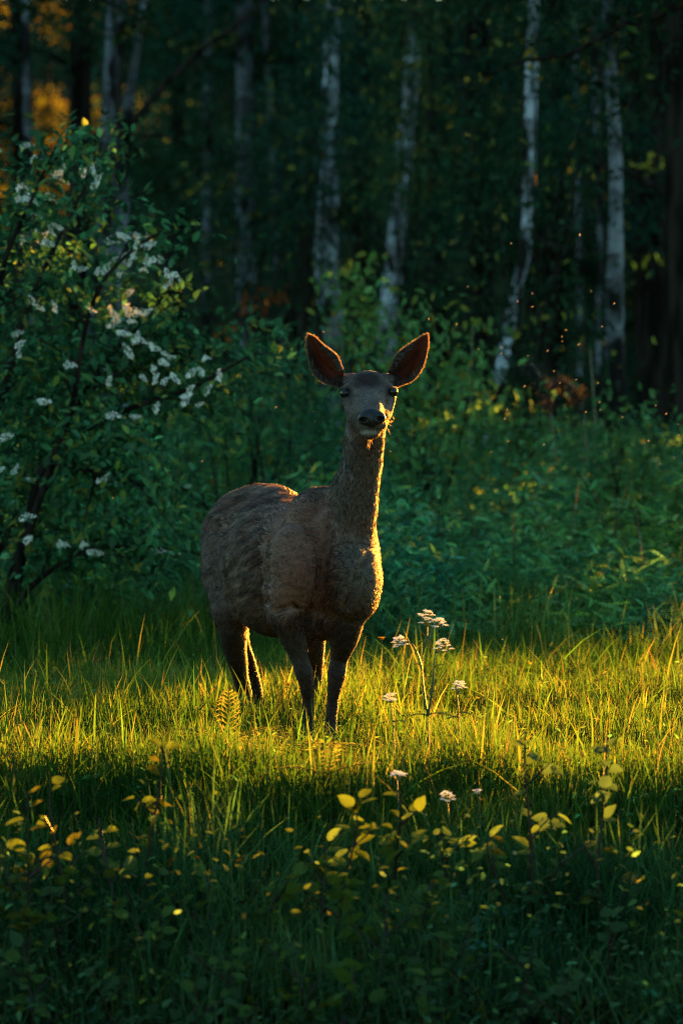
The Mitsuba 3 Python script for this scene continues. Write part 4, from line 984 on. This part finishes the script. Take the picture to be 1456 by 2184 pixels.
def hairs(r, v, f, count, keep=None, scale=1.0, width=.0028, flow=None):
    tri = v[f]; area = np.linalg.norm(np.cross(tri[:, 1] - tri[:, 0], tri[:, 2] - tri[:, 0]), axis=1)
    i = r.choice(len(f), count, p=area / area.sum())
    a, b = r.random((2, count, 1)); a, b = np.where(a + b > 1, 1 - a, a), np.where(a + b > 1, 1 - b, b)
    p = tri[i, 0] + a * (tri[i, 1] - tri[i, 0]) + b * (tri[i, 2] - tri[i, 0])
    n = unit(np.cross(tri[i, 1] - tri[i, 0], tri[i, 2] - tri[i, 0]))
    c, length = coat(p, n)
    px, py = to_px(p)
    m = np.ones(count, bool)
    for ex, ey, rx, ry in ((735, 839, 12, 9), (838, 836, 12, 9), (792, 892, 29, 21)):
        m &= ~((((px - ex) / rx) ** 2 + ((py - ey) / ry) ** 2 < 1) & (p[:, 1] < 17.17))
    p, n, c, length, px, py = p[m], n[m], c[m], length[m], px[m], py[m]
    k = len(p)
    d = np.tile(-HEAD * .95 + np.array([0, 0, -.32]), (k, 1))
    w = (sstep(1190, 1060, py) * sstep(690, 725, px))[:, None]; d = d * (1 - w) + np.array([0, .15, -1.]) * w
    w = sstep(1290, 1360, py)[:, None]; d = d * (1 - w) + np.array([0, 0, -1.]) * w
    w = sstep(945, 910, py)[:, None]; d = d * (1 - w) + unit(p - W(792, 892, 16.85)) * w
    sw = p @ np.stack([SIDE, HEAD, [0, 0, 1]], 1)
    d = d + .55 * (np.stack([meshkit.fbm(sw * 7 + o, 2, 31) for o in (0, 40, 80)], 1) - .5) * 1.6 + r.normal(0, .07, (k, 3))
    d = unit(d - n * (d * n).sum(1, keepdims=True))
    lift = .08 + .14 * r.random((k, 1)) + .22 * (meshkit.fbm(sw * 26, 2, 12)[:, None] - .4)
    L = (length * scale * (.55 + .8 * r.random(k)))[:, None]
    s = unit(np.cross(n, d) + r.normal(0, .5, (k, 3))); wd = width * (.6 + .8 * r.random((k, 1))) * np.clip(L / .02, .45, 1.1)
    e = unit(d + n * lift); tip = p + e * L * .62 + unit(e - n * .12 - np.array([0, 0, .15])) * L * .38
    mid = p + e * L * .55
    base = p - n * .002
    vv = np.stack([base - s * wd * .5, base + s * wd * .5, mid + s * wd * .42, mid - s * wd * .42, tip], 1).reshape(-1, 3)
    ff = (np.array([[0, 1, 2], [0, 2, 3], [3, 2, 4]])[None] + (np.arange(k) * 5)[:, None, None]).reshape(-1, 3)
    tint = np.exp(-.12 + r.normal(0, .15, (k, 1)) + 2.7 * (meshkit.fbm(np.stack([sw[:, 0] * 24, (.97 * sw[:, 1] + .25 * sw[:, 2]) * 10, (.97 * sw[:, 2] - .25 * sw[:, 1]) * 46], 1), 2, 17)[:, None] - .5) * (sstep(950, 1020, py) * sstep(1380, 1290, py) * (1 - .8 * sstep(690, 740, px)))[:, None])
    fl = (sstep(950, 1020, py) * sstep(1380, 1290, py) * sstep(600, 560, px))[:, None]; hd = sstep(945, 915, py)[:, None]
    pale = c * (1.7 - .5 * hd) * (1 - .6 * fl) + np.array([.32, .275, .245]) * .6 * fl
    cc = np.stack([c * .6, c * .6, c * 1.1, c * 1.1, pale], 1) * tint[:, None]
    return vv, ff, np.clip(cc.reshape(-1, 3), 0, .8)
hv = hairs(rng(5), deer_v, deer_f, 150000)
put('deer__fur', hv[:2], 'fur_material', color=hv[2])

# ears: cupped leaf-shaped shells
def ear(inner, outer, sx, seed):
    from scipy.interpolate import PchipInterpolator
    n, m = 40, 16
    def curve(P):
        P = np.asarray(P, float); t = np.r_[0, np.cumsum(np.linalg.norm(np.diff(P, axis=0), axis=1))]; t /= t[-1]
        return PchipInterpolator(t, P)(np.linspace(0, 1, n))
    A, B = curve(inner), curve(outer)
    t = np.linspace(0, 1, n)[:, None]; s = np.linspace(0, 1, m)[None]
    xy = A[:, None] * (1 - s[..., None]) + B[:, None] * s[..., None]
    wid = np.linalg.norm(A - B, axis=1)[:, None] * 17.2 / F
    cup = (np.sin(np.pi * s) ** .8) * wid * (.62 - .25 * t)
    fold = -.018 * np.exp(-(s / .2) ** 2) * sstep(.55, .1, t)
    d = 17.235 + .03 * t + cup + fold + .02 * (1 - t) * (s - .5)
    inn = W(xy[..., 0], xy[..., 1], d)
    g = np.arange(n * m).reshape(n, m)
    quad = np.stack([g[:-1, :-1], g[1:, :-1], g[1:, 1:], g[:-1, 1:]], -1).reshape(-1, 4)
    tri = np.vstack([quad[:, [0, 1, 2]], quad[:, [0, 2, 3]]])
    nn = vnormals(inn.reshape(-1, 3), tri)
    if nn[:, 1].mean() < 0: nn = -nn
    thick = .0065 * (1 - .7 * np.maximum(np.abs(2 * s - 1) ** 6 + 0 * t, t ** 8)).reshape(-1, 1)
    bk = inn.reshape(-1, 3) + nn * thick
    v = np.vstack([inn.reshape(-1, 3), bk]); N = n * m
    rim = np.r_[g[:, 0], g[-1, 1:], g[::-1, -1][1:], g[0, ::-1][1:]]
    rq = np.stack([rim[:-1], rim[1:], rim[1:] + N, rim[:-1] + N], 1)
    f = np.vstack([tri[:, ::-1], tri + N, rq[:, [0, 1, 2]], rq[:, [0, 2, 3]]])
    T2, S2 = np.broadcast_to(t, (n, m)).ravel(), np.broadcast_to(s, (n, m)).ravel()
    nz = meshkit.fbm(np.stack([S2 * 9, T2 * 5, T2 * 0 + seed], 1), 3, seed)
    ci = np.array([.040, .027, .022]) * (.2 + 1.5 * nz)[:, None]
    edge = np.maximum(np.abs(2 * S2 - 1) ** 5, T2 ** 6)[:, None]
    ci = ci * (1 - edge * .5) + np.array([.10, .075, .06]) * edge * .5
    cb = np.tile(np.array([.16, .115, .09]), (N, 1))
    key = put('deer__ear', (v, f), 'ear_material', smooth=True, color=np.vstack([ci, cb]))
    # hair along the rims and the pale tufts inside
    r = rng(seed); vs = []
    K = 1500
    side = r.random(K) < .5
    ti = np.clip(r.random(K) ** .9, 0, .999); row = (ti * (n - 1)).astype(int)
    e = np.where(side[:, None], inn[row, 0], inn[row, -1]); nx = np.where(side[:, None], inn[np.minimum(row + 1, n - 1), 0], inn[np.minimum(row + 1, n - 1), -1])
    e = e + (nx - e) * r.random((K, 1))
    along = unit(nx - e + 1e-6); out = unit(np.where(side[:, None], inn[row, 0] - inn[row, 3], inn[row, -1] - inn[row, -4]) + 1e-6)
    a = leaf_cloud(e - out * .003, out * .6 + along * .8 + r.normal(0, .25, (K, 3)), rand_dirs(r, K), .007 + .007 * r.random(K), .0016, np.tile([.30, .22, .16], (K, 1)), LEAF2)
    K = 900
    row = (r.random(K) * .55 * (n - 1)).astype(int) + 1
    sm = np.where(r.random(K) < .92, 0, m - 1); inw = np.where(sm == 0, 5, m - 6)
    e = inn[row, sm]; dirn = unit(inn[np.minimum(row + 6, n - 1), inw] - e)
    b = leaf_cloud(e + np.array([0, -.001, 0]), dirn + r.normal(0, .15, (K, 3)) + np.array([0, -.25, 0]), rand_dirs(r, K), .022 + .02 * r.random(K), .0019, shades(r, K, [.15, .125, .10], .4), LEAF2)
    hm = join([a, b])
    put(key + '__hair', hm[:2], 'fur_material', color=hm[2])
    return key
e1 = ear([(732, 790), (727, 777), (721, 762), (706, 748), (688, 734), (671, 718), (657, 713)],
         [(724, 826), (702, 820), (684, 812), (669, 797), (661, 779), (657, 758), (654, 731), (657, 713)], -1, 41)
e2 = ear([(829, 790), (836, 774), (844, 758), (863, 741), (888, 725), (904, 714.5), (911, 713)],
         [(842, 826), (863, 819), (879, 812), (894, 795), (905, 772), (910, 750), (913, 727), (911, 713)], 1, 43)
labels[e2] = {'label': 'right ear glowing red with sun behind it'}
for ex, ey, dd in ((735.5, 839, 17.122), (837.5, 836, 17.122)):
    s = trimesh.creation.icosphere(subdivisions=3, radius=.0185); s.apply_translation(W(ex, ey, dd))
    put('deer__eye', s, 'eye_material', smooth=True)
    r = rng(int(ex)); K = 26; sx = -1 if ex < 787 else 1
    b = W(ex + sx * np.linspace(-9, 9, K), ey - 8 - 2 * np.cos(np.linspace(-1.5, 1.5, K)), np.full(K, 17.095))
    lash = leaf_cloud(b, np.stack([sx * np.linspace(.1, 1, K), np.full(K, -.9), np.full(K, -.1)], 1), rand_dirs(r, K), .014, .002, np.tile([.02, .015, .012], (K, 1)))
    put('deer__eyelashes', lash[:2], 'fur_material', color=lash[2])
nf = Field(W(792, 892, 17.0) - .09, W(792, 892, 17.0) + .09, .0026)
nf.ellipsoid(792, 890, 16.99, 25, 20.5, .034, .02)
nf.ellipsoid(792, 898, 16.985, 13, 14, .03, .012)
for nx, ny in ((775, 893), (810, 891)):
    nf.ellipsoid(nx, ny, 16.98, 12, 12, .022, .01)
for nx, ny in ((775, 895), (811, 893)):
    nf.ellipsoid(nx, ny, 16.96, 7.5, 4.5, .02, .006, cut=True)
nv, nfc = nf.surface()
nt = trimesh.Trimesh(smooth_mesh(nv, nfc, 4), nfc, process=False); nt.fix_normals()
put('deer__nose', nt, 'nose_material', smooth=True)
# whiskers, wisps of grass at the mouth, beard hairs under the chin
r = rng(77); K = 34
b = W(r.normal(822, 6, K), r.normal(902, 16, K), r.normal(17.02, .02, K))
wa = leaf_cloud(b, np.stack([r.normal(.8, .4, K), r.normal(-.2, .4, K), r.normal(-.4, .6, K)], 1), rand_dirs(r, K), r.uniform(.008, .026, K), .0022, shades(r, K, [.42, .30, .17], .2))
K2 = 7
b2 = W(r.normal(787, 4, K2), r.normal(934, 2, K2), r.normal(17.05, .015, K2))
wb = leaf_cloud(b2, np.stack([r.normal(0, .12, K2), r.normal(-.1, .15, K2), r.normal(-1, .1, K2)], 1), rand_dirs(r, K2), r.uniform(.018, .05, K2), .0014, shades(r, K2, [.30, .21, .12], .2))
wm = join([wa, wb]); put('deer__whiskers', wm[:2], 'fur_material', color=wm[2])
for hx, hy, dd in ((657, 1580, 17.39), (704, 1580, 17.48), (532, 1560, 18.38), (666, 1560, 18.46)):
    c = W(hx, hy, dd)
    for sx in (-1, 1):
        hb = trimesh.creation.icosphere(subdivisions=2, radius=1.0); hp = hb.vertices * [.016, .034, .03]
        hp[:, 1] -= .018 * np.clip(-hp[:, 2] / .03, -1, 1); hp[:, 2] = np.maximum(hp[:, 2], -.022)
        put('deer__hoof', (hp + c + [sx * .016, -.005, 0], hb.faces), 'hoof_material', smooth=40)
